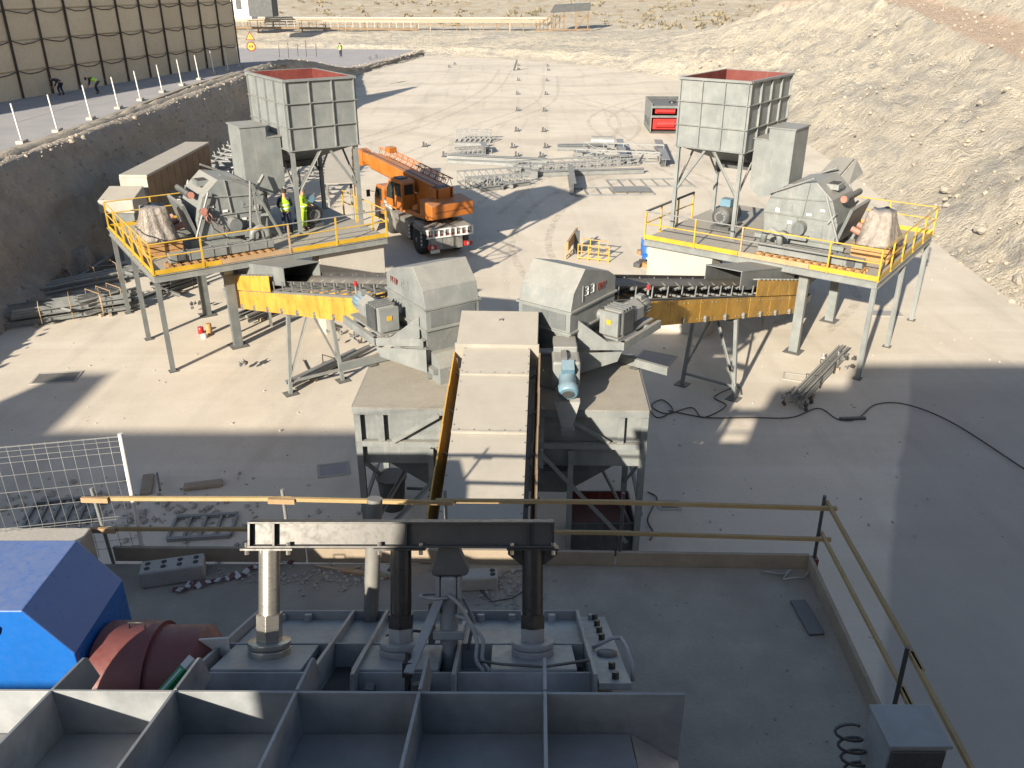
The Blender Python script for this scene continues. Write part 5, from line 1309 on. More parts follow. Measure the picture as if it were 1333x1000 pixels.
    m = MB(T); m.tube(P(-2.3,-.35,.35),P(-2.3,.35,.35),.25,16); m.build('winch_drum', m_dgrey, t)
    j0, j1 = -1.6, 5.4; lw, lh = .42, .5; yj = -.78
    fly = MB(T)
    for (dy, dz) in ((0,0),(lw,0),(0,lh),(lw,lh)): fly.tube(P(j0,yj-lw+dy,dz+.1), P(j1,yj-lw+dy,dz+.1), .035, 6)
    fj = fly.build('fly_jib', m_orange, t)
    br = MB(T); k = 0; x = j0
    while x < j1-.3:
        for dy in (0,lw): br.tube(P(x,yj-lw+dy,.1),P(x+.3,yj-lw+dy,.1+lh),.018,5); br.tube(P(x+.3,yj-lw+dy,.1+lh),P(x+.6,yj-lw+dy,.1),.018,5)
        for dz in (0,lh): br.tube(P(x,yj-lw,dz+.1),P(x+.6,yj,dz+.1),.018,5)
        x += .6
    br.build('lattice_bracing', m_orange, fj)
    m = MB(T); m.obox(P(4.3,-.9,.75),.5,.5,.3); m.build('jib_winch', m_orange, t, bevel=.03)
    return t
crane()

# ================================================================== PEOPLE
def person(px, py, z, face, lab, pose='stand', vest=True, trouser=None, scale=1.0, full_vis=False):
    base = G(px, py, z); t = thing('person', lab, 'person', base)
    Mx = Matrix.Translation(base) @ Matrix.Rotation(face, 4, 'Z') @ Matrix.Scale(scale, 4)
    def skin(name, mat, verts, edges, radii, root, parent=t, lv=2):
        me = bpy.data.meshes.new(name); me.from_pydata([tuple(Mx @ Vector(v) - base) for v in verts], edges, [])
        me.materials.append(mat); o = bpy.data.objects.new(name, me); COL.objects.link(o); o.parent = parent
        md = o.modifiers.new('skin','SKIN'); ly = me.skin_vertices[0].data if me.skin_vertices else None
        if ly is None:
            bm = bmesh.new(); bm.from_mesh(me); bm.verts.layers.skin.verify(); bm.to_mesh(me); bm.free(); ly = me.skin_vertices[0].data
        for i, r in enumerate(radii): ly[i].radius = (r*scale, r*scale*.92) if not isinstance(r, tuple) else (r[0]*scale, r[1]*scale)
        ly[root].use_root = True
        md.use_smooth_shade = True
        s = o.modifiers.new('sub','SUBSURF'); s.levels = 1; s.render_levels = 1
        return o
    if pose == 'stand':
        hip = V(0,0,.95); ch = V(0,.03,1.32); nk = V(0,.04,1.5); hd = V(0,.07,1.66); top = V(0,.06,1.76)
        kn = [V(-.11,.04,.52),V(.12,-.02,.52)]; an = [V(-.13,.0,.09),V(.15,-.08,.09)]; toe = [V(-.15,.16,.05),V(.17,.09,.05)]
        el = [V(-.27,.06,1.16),V(.28,.08,1.16)]; wr = [V(-.22,.28,1.05),V(.2,.3,1.08)]
    else:   # bent over, working near the ground
        hip = V(0,-.15,.92); ch = V(0,.25,1.12); nk = V(0,.42,1.14); hd = V(0,.56,1.1); top = V(0,.65,1.08)
        kn = [V(-.12,.08,.5),V(.13,.02,.5)]; an = [V(-.14,-.02,.09),V(.15,-.1,.09)]; toe = [V(-.15,.14,.05),V(.17,.06,.05)]
        el = [V(-.24,.38,.86),V(.24,.38,.86)]; wr = [V(-.16,.5,.62),V(.15,.52,.6)]
    sh = [nk+V(-.19,-.02,-.07), nk+V(.19,-.02,-.07)]
    body = [hip, ch, nk, hd, top]; ed = [(0,1),(1,2),(2,3),(3,4)]; ra = [.13,.14,.065,.105,.075]
    for k in (0,1):
        b = len(body); body += [sh[k], el[k], wr[k], wr[k]+(wr[k]-el[k]).normalized()*.1]; ra += [.07,.05,.038,.03]; ed += [(1,b),(b,b+1),(b+1,b+2),(b+2,b+3)]
        for f in range(4):      # fingers
            bb = len(body); d = (wr[k]-el[k]).normalized(); sd = V(1 if k == 0 else -1,0,0)
            body += [wr[k]+d*.17+V((f-1.5)*.02,0,-.015)]; ra += [.010]; ed += [(b+3,bb)]
        bb = len(body); body += [wr[k]+(wr[k]-el[k]).normalized()*.07+V(.05 if k == 0 else -.05,0,.01)]; ra += [.011]; ed += [(b+2,bb)]
        hj = hip+V(-.1 if k == 0 else .1,0,-.08); b = len(body); body += [hj, kn[k], an[k], toe[k]]; ra += [.10,.07,.05,.045]; ed += [(0,b),(b,b+1),(b+1,b+2),(b+2,b+3)]
    skin('body', m_skin, body, ed, ra, 0)
    # clothes, grown a little larger along the same bones
    tv = [hip+V(0,0,.06)]; te = []; tr_ = [.155]
    for k in (0,1):
        b = len(tv); tv += [hip+V(-.1 if k == 0 else .1,0,-.1), kn[k], an[k]+V(0,0,.03)]; tr_ += [.118,.088,.075]; te += [(0,b),(b,b+1),(b+1,b+2)]
    skin('trousers', trouser or m_navy, tv, te, tr_, 0)
    jv = [hip+V(0,0,.02), ch, nk+V(0,0,-.04)]; je = [(0,1),(1,2)]; jr = [(.165,.13),(.175,.14),(.09,.085)]
    for k in (0,1):
        b = len(jv); jv += [sh[k], el[k], wr[k]]; jr += [.085,.062,.05]; je += [(1,b),(b,b+1),(b+1,b+2)]
    skin('jacket', m_navy if not full_vis else m_hivis, jv, je, jr, 1)
    if vest:
        v = skin('vest', m_hivis, [hip+V(0,0,-.02), (hip+ch)/2, ch, nk+V(0,-.01,-.05), sh[0]*.75+nk*.25, sh[1]*.75+nk*.25], [(0,1),(1,2),(2,3),(2,4),(2,5)], [(.215,.18),(.21,.175),(.225,.19),(.11,.10),.115,.115], 1)
        for f in (.25,.62):
            c = hip.lerp(ch, f); m = MB(Mx); m.lathe(c, ch-hip, [(-.025,.20),(.025,.20)], 18); m.build('reflective_band', m_reflect, t)
    for k in (0,1): skin('boot', m_black, [an[k]+V(0,-.04,.06), an[k]+V(0,-.02,-.03), toe[k]], [(0,1),(1,2)], [.07,.065,.05], 1)
    m = MB(Mx); ax = (top-hd).normalized(); m.lathe(hd+ax*.03, ax, [(-.01,.135),(.0,.128),(.06,.12),(.1,.09),(.125,.03)], 16); m.build('cap' if not full_vis else 'helmet', m_hair if not full_vis else m_white, t)
    fw = V(0,1,0) if pose == 'stand' else V(0,.1,-1)
    m = MB(Mx)
    for dx in (-.035,.035): m.tube(hd+V(dx,.088,.01), hd+V(dx,.1,.01), .012, 6)
    m.build('eyes', m_hair, t)
    m = MB(Mx); m.tube(hd+V(0,.085,-.005), hd+V(0,.12,-.03), .014, 6); m.build('nose', m_skin, t)
    m = MB(Mx); m.bar(hd+V(-.03,.094,-.06), hd+V(.03,.094,-.06), .008, .01); m.build('mouth', m_red, t)
    m = MB(Mx)
    for sg in (-1,1): m.obox(hd+V(sg*.1,0,-.01), .02, .04, .06)
    m.build('ears', m_skin, t)
    return t
person(375, 304, DZ+.01, R(20), 'worker in a hi-vis vest and navy trousers seen from behind')
person(397, 300, DZ+.01, R(-95), 'worker in full hi-vis clothing beside the hopper leg', trouser=m_hivis, full_vis=True)
person(444, 75, terr_h(112), R(160), 'distant person in hi-vis standing on the road behind the hopper', vest=True)
person(127, 122, 5.48, R(120), 'person in a hi-vis vest bending down at the panelled wall', pose='bend')
person(80, 124, 5.48, R(80), 'person in dark clothes stooping at the panelled wall', pose='bend', vest=False)

# ================================================================== ROAD FENCE, SIGNS
def road_fence():
    t = thing('post_fence', 'row of white fence posts on concrete feet along the road', 'fence', (-25.5,45,5.48))
    px = [(29,186),(75,171),(118.5,155),(154.5,141),(183,130.5),(211.5,120),(237,111),(259.5,103.5),(279,96),(297,91),(312,87)]
    tops = []
    for (x, y) in px:
        b = G(x, y, 5.5); m = MB(); m.tube(b, b+V(-.12,0,1.95), .045, 8); m.build('post', m_white, t)
        q = MB(); q.obox(b+V(0,0,.06), .35, .8, .16, R(8)); q.build('foot_block', m_conc, t); tops.append(b+V(-.12,0,1.9))
    for dz in (0,-.9):
        for a, b in zip(tops, tops[1:]):
            m = MB(); m.tube(a+V(0,0,dz), b+V(0,0,dz), .006, 4); m.build('wire', m_steel, t)
road_fence()
def kerb():
    m = MB(); a = G(0,200,5.5); b = G(300,96,5.5); pts = [G(-60,222,5.5), a, G(118,160,5.5), G(237,115,5.5), b]
    for p, q in zip(pts, pts[1:]): m.bar(p+V(.35,0,.05), q+V(.35,0,.05), .35, .18)
    tag(m.build('road_kerb', m_rubble), kind='structure')
kerb()
def road_sign(px, py, z, lab, s=1.0, dull=False):
    b = G(px, py, z); t = thing('road_sign', lab, 'sign', b)
    m = MB(); m.tube(b, b+V(0,0,3.0*s), .04, 8); m.build('pole', m_steel, t)
    c = b+V(0,-.06,2.75*s); m = MB(); m.prism([c+V(-.5*s,0,-.4*s),c+V(.5*s,0,-.4*s),c+V(0,0,.5*s)], (0,.02,0)); o = m.build('warning_triangle', m_red if not dull else m_rope, t)
    q = MB(); c2 = c+V(0,-.006,-.06*s); q.prism([c2+V(-.34*s,0,-.24*s),c2+V(.34*s,0,-.24*s),c2+V(0,0,.36*s)], (0,.005,0)); q.build('triangle_face', m_sign, o)
    q = MB(); q.box(c2.x-.04,c2.x+.04,c2.y-.012,c2.y-.001,c2.z-.14*s,c2.z+.12*s); q.build('symbol', m_black, o)
    c = b+V(0,-.06,1.75*s); m = MB(); m.lathe(c, (0,-1,0), [(0,.5*s),(.02,.5*s)], 24); o = m.build('round_disc', m_red if not dull else m_rope, t)
    q = MB(); q.lathe(c+V(0,-.021,0), (0,-1,0), [(0,.36*s),(.006,.36*s)], 24); q.build('disc_face', m_sign, o)
    q = MB(); q.box(c.x-.2*s,c.x-.05*s,c.y-.034,c.y-.028,c.z-.12*s,c.z+.12*s); q.box(c.x+.03*s,c.x+.2*s,c.y-.034,c.y-.028,c.z-.12*s,c.z+.12*s); q.build('symbol', m_black, o)
road_sign(330, 84, 4.9, 'yellow triangle and round speed sign on a pole behind the hopper', 1.05)
road_sign(213, 91, 5.5, 'shaded yellow signs on a pole before the panelled wall', .95)
# thin dark stakes on the far slope
for k, (x, y) in enumerate(((364,75),(376,76),(388,74),(399,74),(412,74))):
    b = G(x, y, 4.4); m = MB(); m.tube(b, b+V(.05,0,1.5+.4*(k%2)), .04, 6); tag(m.build('survey_stake', m_rope), 'thin dark stake on the far road edge, %s from the left' % ('first','second','third','fourth','last')[k], 'stake', 'stakes along the far road')

# ================================================================== FAR BACKGROUND
def far_conveyor():
    z = 3.2; a = G(306,26,5.0); b = G(716,27,5.0)
    t = thing('long_belt_conveyor', 'long yellowish ground conveyor crossing the far background', 'conveyor', a.lerp(b,.5)-V(0,0,3))
    m = MB(); m.bar(a+V(-8,0,.55), b+V(0,0,.55), 1.6, .35); m.build('cover', m_cover, t)
    m = MB(); m.bar(a+V(-8,-.85,-.1), b+V(0,-.85,-.1), .12, .75); m.build('side_guard', m_plank, t)
    m = MB(); m.bar(a+V(-8,-.7,-.9), b+V(0,-.7,-.9), .1, .18); m.build('lower_chord', m_brownsheet, t)
    n = 24
    for k in range(n+1):
        p = a.lerp(b, k/n); m = MB(); m.bar(p+V(0,-.7,-.4), p+V(0,-.7,-4.5), .25, .25, up=(0,1,0)); m.build('leg', m_brownsheet if k%3 else m_plank, t)
    # lower walkway bridge in front
    a2, b2 = G(308,36,3.6), G(545,38,3.2)
    t = thing('service_bridge', 'low railed service bridge in front of the far conveyor', 'bridge', a2.lerp(b2,.5)-V(0,0,2))
    m = MB(); m.bar(a2, b2, 1.2, .4); m.build('deck', m_brownsheet, t)
    for k in range(26):
        p = a2.lerp(b2, k/25); m = MB(); m.bar(p+V(0,-.5,.2), p+V(0,-.5,1.6), .14, .14, up=(0,1,0)); m.build('rail_post', m_conc, t)
        if k % 3 == 0: m = MB(); m.bar(p+V(0,-.4,-.2), p+V(0,-.4,-3.2), .3, .3, up=(0,1,0)); m.build('leg', m_brownsheet, t)
    m = MB(); m.bar(a2+V(0,-.5,1.6), b2+V(0,-.5,1.6), .1, .12); m.build('hand_rail', m_conc, t)
far_conveyor()
def drive_station():
    c = G(742,32,4.2); t = thing('conveyor_station', 'far conveyor drive station with grey roof at the background right', 'station', c)
    m = MB(); m.prism([c+V(-4.5,-2,2.5),c+V(4.5,-2,3.0),c+V(4.5,-2,4.4),c+V(-3.6,-2,4.0)], (0,4,.2)); m.build('roof_box', m_dgrey, t)
    for dx in (-4,-1.5,1.2,4):
        m = MB(); m.bar(c+V(dx,-1.8,-2.2), c+V(dx,-1.8,2.8), .3, .3, up=(0,1,0)); m.build('leg', m_brownsheet, t)
    for (p, q) in (((-8,-2,-.5),(-4,-2,2.2)),((-8,-2,-1.2),(5,-2,-.9)),((-4,-2,-.8),(-1.5,-2,2.3)),((1.2,-2,-.8),(4,-2,2.3))):
        m = MB(); m.bar(c+V(*p), c+V(*q), .25, .3); m.build('brace', m_brownsheet, t)
    for k in range(7):
        m = MB(); m.bar(c+V(-8+k*.9,-2.2,-1+k*.05), c+V(-8+k*.9,-2.2,.8+k*.2), .14, .14, up=(0,1,0)); m.build('rail_post', m_dgrey, t)
drive_station()
def hut(px, py, z, w, h, mat, lab, nm, cat):
    c = G(px, py, z); t = thing(nm, lab, cat, c)
    m = MB(); m.box(c.x-w/2,c.x+w/2,c.y,c.y+w,c.z-2.5,c.z+h*.6); m.build('wall', mat, t)
    m = MB(); m.prism([(c.x-w*.56,c.y-.2,c.z+h*.6),(c.x+w*.56,c.y-.2,c.z+h*.6),(c.x,c.y-.2,c.z+h)], (0,w+.4,0)); m.build('roof', mat, t)
    m = MB(); m.box(c.x-w*.12,c.x+w*.12,c.y-.05,c.y,c.z-.5,c.z+h*.4); m.build('door', m_dgrey, t)
hut(311, 9, 8.2, 5.0, 4.0, m_white, 'small white hut on the far rise at the top left', 'white_hut', 'hut')
hut(338, 5, 9.0, 5.0, 2.6, m_dgrey, 'small dark shed on the far rise', 'dark_shed', 'shed')
# dry brush on the far rise
random.seed(9); vs = []; fs = []
ii = [i for i, c in enumerate(HC) if c.y > 140 and -110 < c.x < 60]
jj = [j for j, d in enumerate(HDS) if 54 < d < 260]
for _ in range(700):
    i = random.choice(ii); j = random.choice(jj); p = Vector(HV[i*HNC+j]).lerp(Vector(HV[(i+1)*HNC+j]), random.random()); s = .5+random.random()*1.0
    for k in range(9):
        a = random.random()*6.28; q = p+V(math.cos(a)*s*random.random(), math.sin(a)*s*random.random(), s*.7*random.random()); b = len(vs); r = s*.45
        d = V(random.uniform(-1,1),random.uniform(-1,1),random.uniform(-.3,1)).normalized(); e = d.orthogonal()
        vs += [tuple(q+d*r), tuple(q+e*r*.5), tuple(q-d*r*.4), tuple(q-e*r*.5)]; fs.append((b,b+1,b+2,b+3))
me = bpy.data.meshes.new('dry_brush'); me.from_pydata(vs, [], fs); me.materials.append(m_brush); o = bpy.data.objects.new('dry_brush', me); COL.objects.link(o)
tag(o, 'dry brown brush covering the far rise', 'brush', kind='stuff')

# ================================================================== YARD CLUTTER
# anchor stubs in rows down the middle of the yard
ORD = ['nearest','second','third','fourth','fifth','sixth','seventh','eighth']
def stub(px, py, lab):
    b = G(px, py, 0); t = thing('anchor_stub', lab, 'anchor', b, 'anchor stubs in the yard')
    m = MB(); m.obox(b+V(0,0,.01), .55, .55, .02); m.build('plate', m_dgrey, t)
    m = MB(); m.bar(b+V(-.1,0,.02), b+V(-.1,0,.42), .16, .16, up=(0,1,0)); m.build('bolt', m_dgrey, t)
    m = MB(); m.bar(b+V(.12,.05,.02), b+V(.12,.05,.3), .12, .12, up=(0,1,0)); m.build('bolt', m_dgrey, t)
LR = [(673,204),(668,192.5),(673,171),(674,144.5),(674,123),(675,105),(675,91),(675,86)]; RR = [(705,204.5),(711,192.5),(708,171.5),(709,145),(711,123.5),(712,105.5),(714,92),(713,86.5)]
for k in range(8):
    stub(*LR[k], 'small dark anchor stub, %s from the near end of the left row' % ORD[k]); stub(*RR[k], 'small dark anchor stub, %s from the near end of the right row' % ORD[k])
for x, y, w in ((553,191,'upper anchor stub left of the steel layout'),(579,204,'lower anchor stub left of the steel layout'),(585,88,'left anchor stub of the far left pair'),(592,84,'right anchor stub of the far left pair')): stub(x, y, w)
for k, (x, y, dx, h, lab) in enumerate(((669,92,.5,1.6,'leaning dark post at the near end of the far stub rows'),(482,84,0,1.3,'left of two dark stubs beside the hopper rim'),(490,82,.1,1.4,'right of two dark stubs beside the hopper rim'))):
    b = G(x, y, 0); m = MB(); m.bar(b, b+V(dx,0,h), .3, .3, up=(0,1,0)); tag(m.build('dark_post', m_dgrey), lab, 'post')

def skip():
    c = G(866,174,0); T = Matrix.Translation(c) @ Matrix.Rotation(R(-2),4,'Z'); t = thing('open_container', 'open dark steel container with red machine parts, left of the right hopper', 'container', c)
    x0, x1, y0, y1 = -1.45, 2.2, 0, 5.6
    m = MB(T); m.box(x0,x1,y0,y1,.05,.15); m.build('floor', m_dgrey, t)
    m = MB(T); m.box(x0,x0+.06,y0,y1,.15,2.75); m.build('side_wall', m_grey, t)
    m = MB(T); m.box(x1-.06,x1,y0,y1,.15,2.75); m.build('side_wall', m_grey, t)
    m = MB(T); m.box(x0+.06,x1-.06,y1-.06,y1,.15,2.75); m.build('end_wall', m_dgrey, t)
    m = MB(T); m.box(x0+.06,x1-.06,y0+.3,y1-.06,2.45,2.5); m.build('top_deck', m_dgrey, t)
    m = MB(T); m.box(x0+.06,x1-.06,y0,y0+.12,1.45,1.65); m.box(x0+.06,x1-.06,y0,y0+.12,2.3,2.52); m.build('front_beam', m_grey2, t)
    for (zz, w, h) in ((.35,2.2,.95),(1.8,1.9,.4)):
        m = MB(T); m.obox((-.1,.9,zz+h/2), w, 1.2, h); m.tube((-.9,.28,zz+h*.5),(.8,.28,zz+h*.5),h*.36,14); m.build('red_drum', m_redlamp, t)
    m = MB(T); m.lathe((.8,2.5,2.5),(0,0,1),[(0,.35),(.15,.35),(.2,.2)],16); m.build('lid_boss', m_black, t)
    for y in (1.5,3.5):
        m = MB(T); m.box(x0-.14,x0-.002,y-.25,y+.25,.6,1.2); m.build('side_fitting', m_dgrey, t)
skip()

# galvanised steel laid out in the middle of the yard
def truss(p, q, w, h, lab, mat=None, flat=False, n=7):
    """lattice frame lying on the ground from p to q"""
    mat = mat or m_steel; p, q = Vector(p), Vector(q); d = (q-p).normalized(); s = V(-d.y,d.x,0)*w
    t = thing('lattice_frame', lab, 'steel frame', (p+q)/2); L = (q-p).length
    for e in (V(0,0,.06), s+V(0,0,.06)) + (() if flat else (V(0,0,h), s+V(0,0,h))):
        m = MB(); m.bar(p+e, q+e, .1, .1); m.build('chord', mat, t)
    for k in range(n+1):
        a = p+d*(L*k/n)
        m = MB(); m.bar(a+V(0,0,.06)+s.normalized()*.05, a+s+V(0,0,.06)-s.normalized()*.05, .07, .07); m.build('cross_bar', mat, t)
        if not flat:
            m = MB(); m.bar(a+V(0,0,.1), a+V(0,0,h), .07, .07, up=(0,1,0)); m.build('strut', mat, t); m = MB(); m.bar(a+s+V(0,0,.1), a+s+V(0,0,h), .07, .07, up=(0,1,0)); m.build('strut', mat, t)
            if k < n:
                b = p+d*(L*(k+1)/n); m = MB(); m.bar(a+V(0,0,.1), b+V(0,0,h-.05), .05, .05); m.build('diagonal', mat, t); m = MB(); m.bar(a+s+V(0,0,h), b+s+V(0,0,.1), .05, .05); m.build('diagonal', mat, t)
    return t
def girder(px0, py0, px1, py1, w, h, lab, mat=None, z=0.0, kind='ibeam', name='steel_girder'):
    a, b = G(px0,py0,z), G(px1,py1,z); m = MB()
    a = a+V(0,0,h/2+.01); b = b+V(0,0,h/2+.01)
    (m.ibeam(a,b,w,h,.03) if kind == 'ibeam' else (m.chan(a,b,w,h,.03) if kind == 'chan' else m.tube(a,b,w/2,10)))
    return tag(m.build(name, mat or m_steel), lab, 'girder')
truss(G(592,186,0), G(638,186.5,0), 1.6, .9, 'short lattice frame at the far left of the steel layout')
girder(592,190,636,191,.3,.35,'girder lying below the far left lattice frame')
truss(G(596,203,0), G(640,200,0), .9, .5, 'low lattice frame in the second row of the steel layout')
girder(628,196,632,202,.5,.7,'short upright bracket on the second row of steel')
girder(582,209,712,215,.5,.5,'long galvanised girder with bolt holes in the middle row')
girder(583,213,706,219,.35,.35,'second long girder lying beside the bolted one')
girder(588,204,640,208,.3,.3,'short girder above the long middle row')
truss(G(668,226,0), G(830,216,0), 1.5, .6, 'long lattice frame across the centre of the steel layout', n=12)
girder(670,231,838,226,.4,.4,'long girder along the front of the centre lattice frame')
girder(672,228,700,233,.3,.6,'stub girder at the left end of the centre frame')
truss(G(606,246,0), G(690,240,0), 2.2, .8, 'jumbled frame half in the shadow of the hopper', n=9)
girder(612,236,668,246,.35,.35,'girder lying askew on the shaded frame')
girder(625,250,690,241,.3,.3,'girder along the front of the shaded frame')
girder(640,234,655,248,.25,.3,'short girder across the shaded frame')
truss(G(750,209,0), G(858,214,0), 3.6, .9, 'wide crossed lattice frame at the right of the steel layout', n=4)
girder(725,196,790,196,.5,.4,'left girder ahead of the wide lattice frame')
girder(726,193,800,192,.3,.35,'thin girder ahead of the wide lattice frame')
girder(747,203,800,212,.5,.45,'girder leaning across the wide lattice frame')
girder(806,190,812,214,.6,.6,'upright girder in the middle of the wide frame')
girder(856,191,866,218,.7,.6,'thick girder closing the right end of the wide frame')
girder(770,190,800,191,.9,.8,'rounded drum girder on the wide frame',kind='tube')
girder(742,228,746,254,.4,.8,'shaded girder end at the tip of the hopper shadow', m_grey2)
truss(G(748,256,0), G(852,254,0), 2.2, .2, 'flat ladder frame with plates nearest the right deck', flat=True, n=6)
truss(G(797,245,0), G(903,243,0), 2.4, .2, 'flat ladder frame behind the right hopper leg', flat=True, n=7)
m = MB(); p = G(815,250,0); m.obox(p+V(.4,.3,.12), 2.6, 1.4, .03); tag(m.build('grating_plate', m_grey2), 'grey grating plates lying in the flat ladder frame', 'plate')

# yellow rails bundle and drums behind the right head hood
def rail_frame():
    c = G(775,345,0); t = thing('yellow_rail_frame', 'stack of yellow railing sections behind the hood marked 33', 'railing', c)
    for (a, b) in ((G(736,338,0),G(752,322,0)),(G(752,338,0),G(792,342,0)),(G(757,330,0),G(790,334,0))):
        for z in (.12,.45,.8):
            m = MB(); m.tube(a+V(0,0,z), b+V(0,0,z), .03, 6); m.build('rail', m_timber if z > .4 else m_yellow, t)
        for k in range(4):
            p = a.lerp(b, k/3); m = MB(); m.bar(p, p+V(0,0,.85), .05, .05, up=(0,1,0)); m.build('post', m_yellow, t)
    m = MB(); m.bar(G(738,341,0)+V(0,0,.8), G(750,326,0)+V(0,0,1.0), .1, .5); m.build('toe_board', m_timber, t)
    m = MB(); p = G(750,330,0); m.obox(p+V(0,0,.6), .3, .3, 1.2); m.build('stand', m_dgrey, t)
rail_frame()
for k, (x, y, lab) in enumerate(((841,332,'upper blue drum behind the right concrete pier'),(843,343,'lower blue drum behind the right concrete pier'))):
    b = G(x, y, 0); m = MB(); m.lathe(b, (0,0,1), [(0,.29),(.02,.3),(.28,.3),(.3,.32),(.32,.3),(.58,.3),(.6,.32),(.62,.3),(.9,.3),(.92,.28)], 18); tag(m.build('plastic_drum', m_blue), lab, 'drum')
for k, (x, y, lab) in enumerate(((836,331,'brown paper scrap by the upper blue drum'),(831,347,'small dark clamp on the ground by the drums'),(842,348,'small brown block by the lower blue drum'))):
    b = G(x, y, 0); m = MB(); m.obox(b+V(0,0,.12), .5, .35, .2, k); m.obox(b+V(.2,.1,.2), .2, .3, .3, k+1); tag(m.build('scrap_piece', m_crate if k != 1 else m_dgrey), lab, 'scrap')
# yellow tail end of something behind the right hood
m = MB(); p = G(672,386,0); m.obox(V(.3,25.6,1.3), .5, 1.2, 2.6, R(-20)); tag(m.build('yellow_cabinet', m_yellow, bevel=.03), 'yellow guard box behind the left side of the hood marked 33', 'guard')
m = MB(); m.obox(V(.85,25.45,1.2), .55, .9, 2.4, R(-20)); tag(m.build('grey_cabinet', m_grey, bevel=.03), 'grey gear box beside the yellow guard box', 'gear box')

# strapped bundles of galvanised tube and angle at the left bank
def bundle(px0, py0, px1, py1, lab, n=9, w=.75, h=.55, kinds=(0,1,2), z=0, straps=3, mat=None, tr=.08):
    a, b = G(px0,py0,z), G(px1,py1,z); d = (b-a).normalized(); s = V(-d.y,d.x,0); L = (b-a).length
    t = thing('steel_bundle', lab, 'steel bundle', (a+b)/2); random.seed(int(px0*7+py0))
    for y_ in (.2,.8):
        p = a+d*L*y_; m = MB(); m.bar(p-s*(w*.7)+V(0,0,.06), p+s*(w*.7)+V(0,0,.06), .12, .12); m.build('bearer', m_plank, t)
    for k in range(n):
        row = k//3; o = s*((k%3-1)*w*.36+random.uniform(-.04,.04))+V(0,0,.2+row*h*.36)
        e0, e1 = random.uniform(-.5,.2), random.uniform(-.2,.5); m = MB(); p, q = a+d*e0+o, b+d*e1+o; kd = random.choice(kinds)
        if kd == 0: m.tube(p,q,tr,8)
        elif kd == 1: m.angle(p,q,.15,.015)
        else: m.chan(p,q,.09,.18,.014)
        m.build('steel_member', mat or (m_steel if random.random() < .7 else m_grey), t)
    for f in [(k+1)/(straps+1) for k in range(straps)]:
        p = a+d*L*f; hw_ = w*.62; m = MB(); m.pipe([p-s*hw_+V(0,0,.11),p-s*hw_+V(0,0,h*1.15+.2),p+s*hw_+V(0,0,h*1.15+.2),p+s*hw_+V(0,0,.11)], .02, 5); m.build('strap', m_timber if straps > 2 else m_black, t)
    return t
bundle(14,424,172,400,'long bundle of galvanised sections nearest the yard at the left', 9, 1.2, .6)
bundle(112,412,166,396,'second bundle of sections with brackets under the left deck', 9, .9, .7)
bundle(62,384,178,360,'smooth grey pipe bundle behind the near left bundle', 6, 1.0, .7, (0,))
bundle(215,383,262,366,'dark strapped bundle under the left deck edge', 9, 1.1, 1.0, (2,), straps=1, mat=m_grey2)
bundle(1037,528,1092,470,'bundle of scaffold tubes lying at the shadow edge on the right', 12, .42, .3, (0,), straps=2, tr=.04)
bundle(385,503,470,462,'bundle of thin tubes under the left conveyor trestle', 4, .5, .3, (0,1), straps=1)
bundle(320,420,372,398,'grey tubes lying below the left conveyor tail', 6, .8, .5, (0,2), straps=1)
def scaffold_clamps(px, py, lab, n=16, r=.35):
    p0 = G(px, py, 0); t = thing('clamp_heap', lab, 'clamps', p0); random.seed(int(px))
    for k in range(n):
        c = p0+V(random.gauss(0,r),random.gauss(0,r),.08+random.random()*.35); m = MB(); m.obox(c, .14, .09, .1, random.random()*3, random.random()*2); m.tube(c, c+V(random.uniform(-.1,.1),random.uniform(-.1,.1),.12), .03, 6); m.build('clamp', m_steel if k%3 else m_rope, t)
scaffold_clamps(1040,528,'heap of scaffold clamps at the near end of the tube bundle')
scaffold_clamps(1088,478,'heap of scaffold clamps at the far end of the tube bundle', 12, .3)
scaffold_clamps(466,440,'heap of galvanised clamps below the left gear motor', 30, .55)
scaffold_clamps(320,483,'small dark clamp heap on the sunny ground left of the trestle', 5, .12)
scaffold_clamps(255,405,'small dark clamp heap under the left deck', 5, .15)
def wrapped_block(px, py, lab, w, d_, h, mat, rz=0):
    b = G(px, py, 0); m = MB(); T = Matrix.Translation(b) @ Matrix.Rotation(rz,4,'Z')
    m = MB(T); a = [(-w/2,-d_/2,0),(w/2,-d_/2,0),(w/2,d_/2,0),(-w/2,d_/2,0)]; c = [(-w*.36,-d_*.36,h),(w*.36,-d_*.36,h),(w*.36,d_*.36,h),(-w*.36,d_*.36,h)]
    m.hull(a, c); tag(m.build('wrapped_pallet', mat, bevel=.06), lab, 'pallet load')
wrapped_block(99,352,'wrapped pallet load in the shade of the bank', 1.9, 1.5, 1.1, m_wrap, .3)
wrapped_block(104,330,'dark metal tray behind the wrapped pallet load', 2.0, 1.6, .5, m_grey2, .4)
wrapped_block(137,316,'low grey plate box at the foot of the bank', 2.6, 1.2, .9, m_grey, -.3)
m = MB(); a = G(68,352,0); m.prism([a+V(-.6,0,0),a+V(.6,-.4,0),a+V(.9,-.2,2.0),a+V(-.3,.3,2.0)], (.05,.06,0)); tag(m.build('leaning_sheet', m_grey2), 'dark sheet leaning on the foot of the bank', 'sheet')
girder(2,366,54,402,.25,.25,'timber beam sloping down the foot of the bank', m_plank, name='timber_beam')
girder(100,372,150,338,.2,.4,'grey channel propped behind the pipe bundle', m_grey2, kind='chan')
wrapped_block(132,385,'flat brown sheet lying between the bundles', 3.2, 1.6, .06, m_chass, .25)

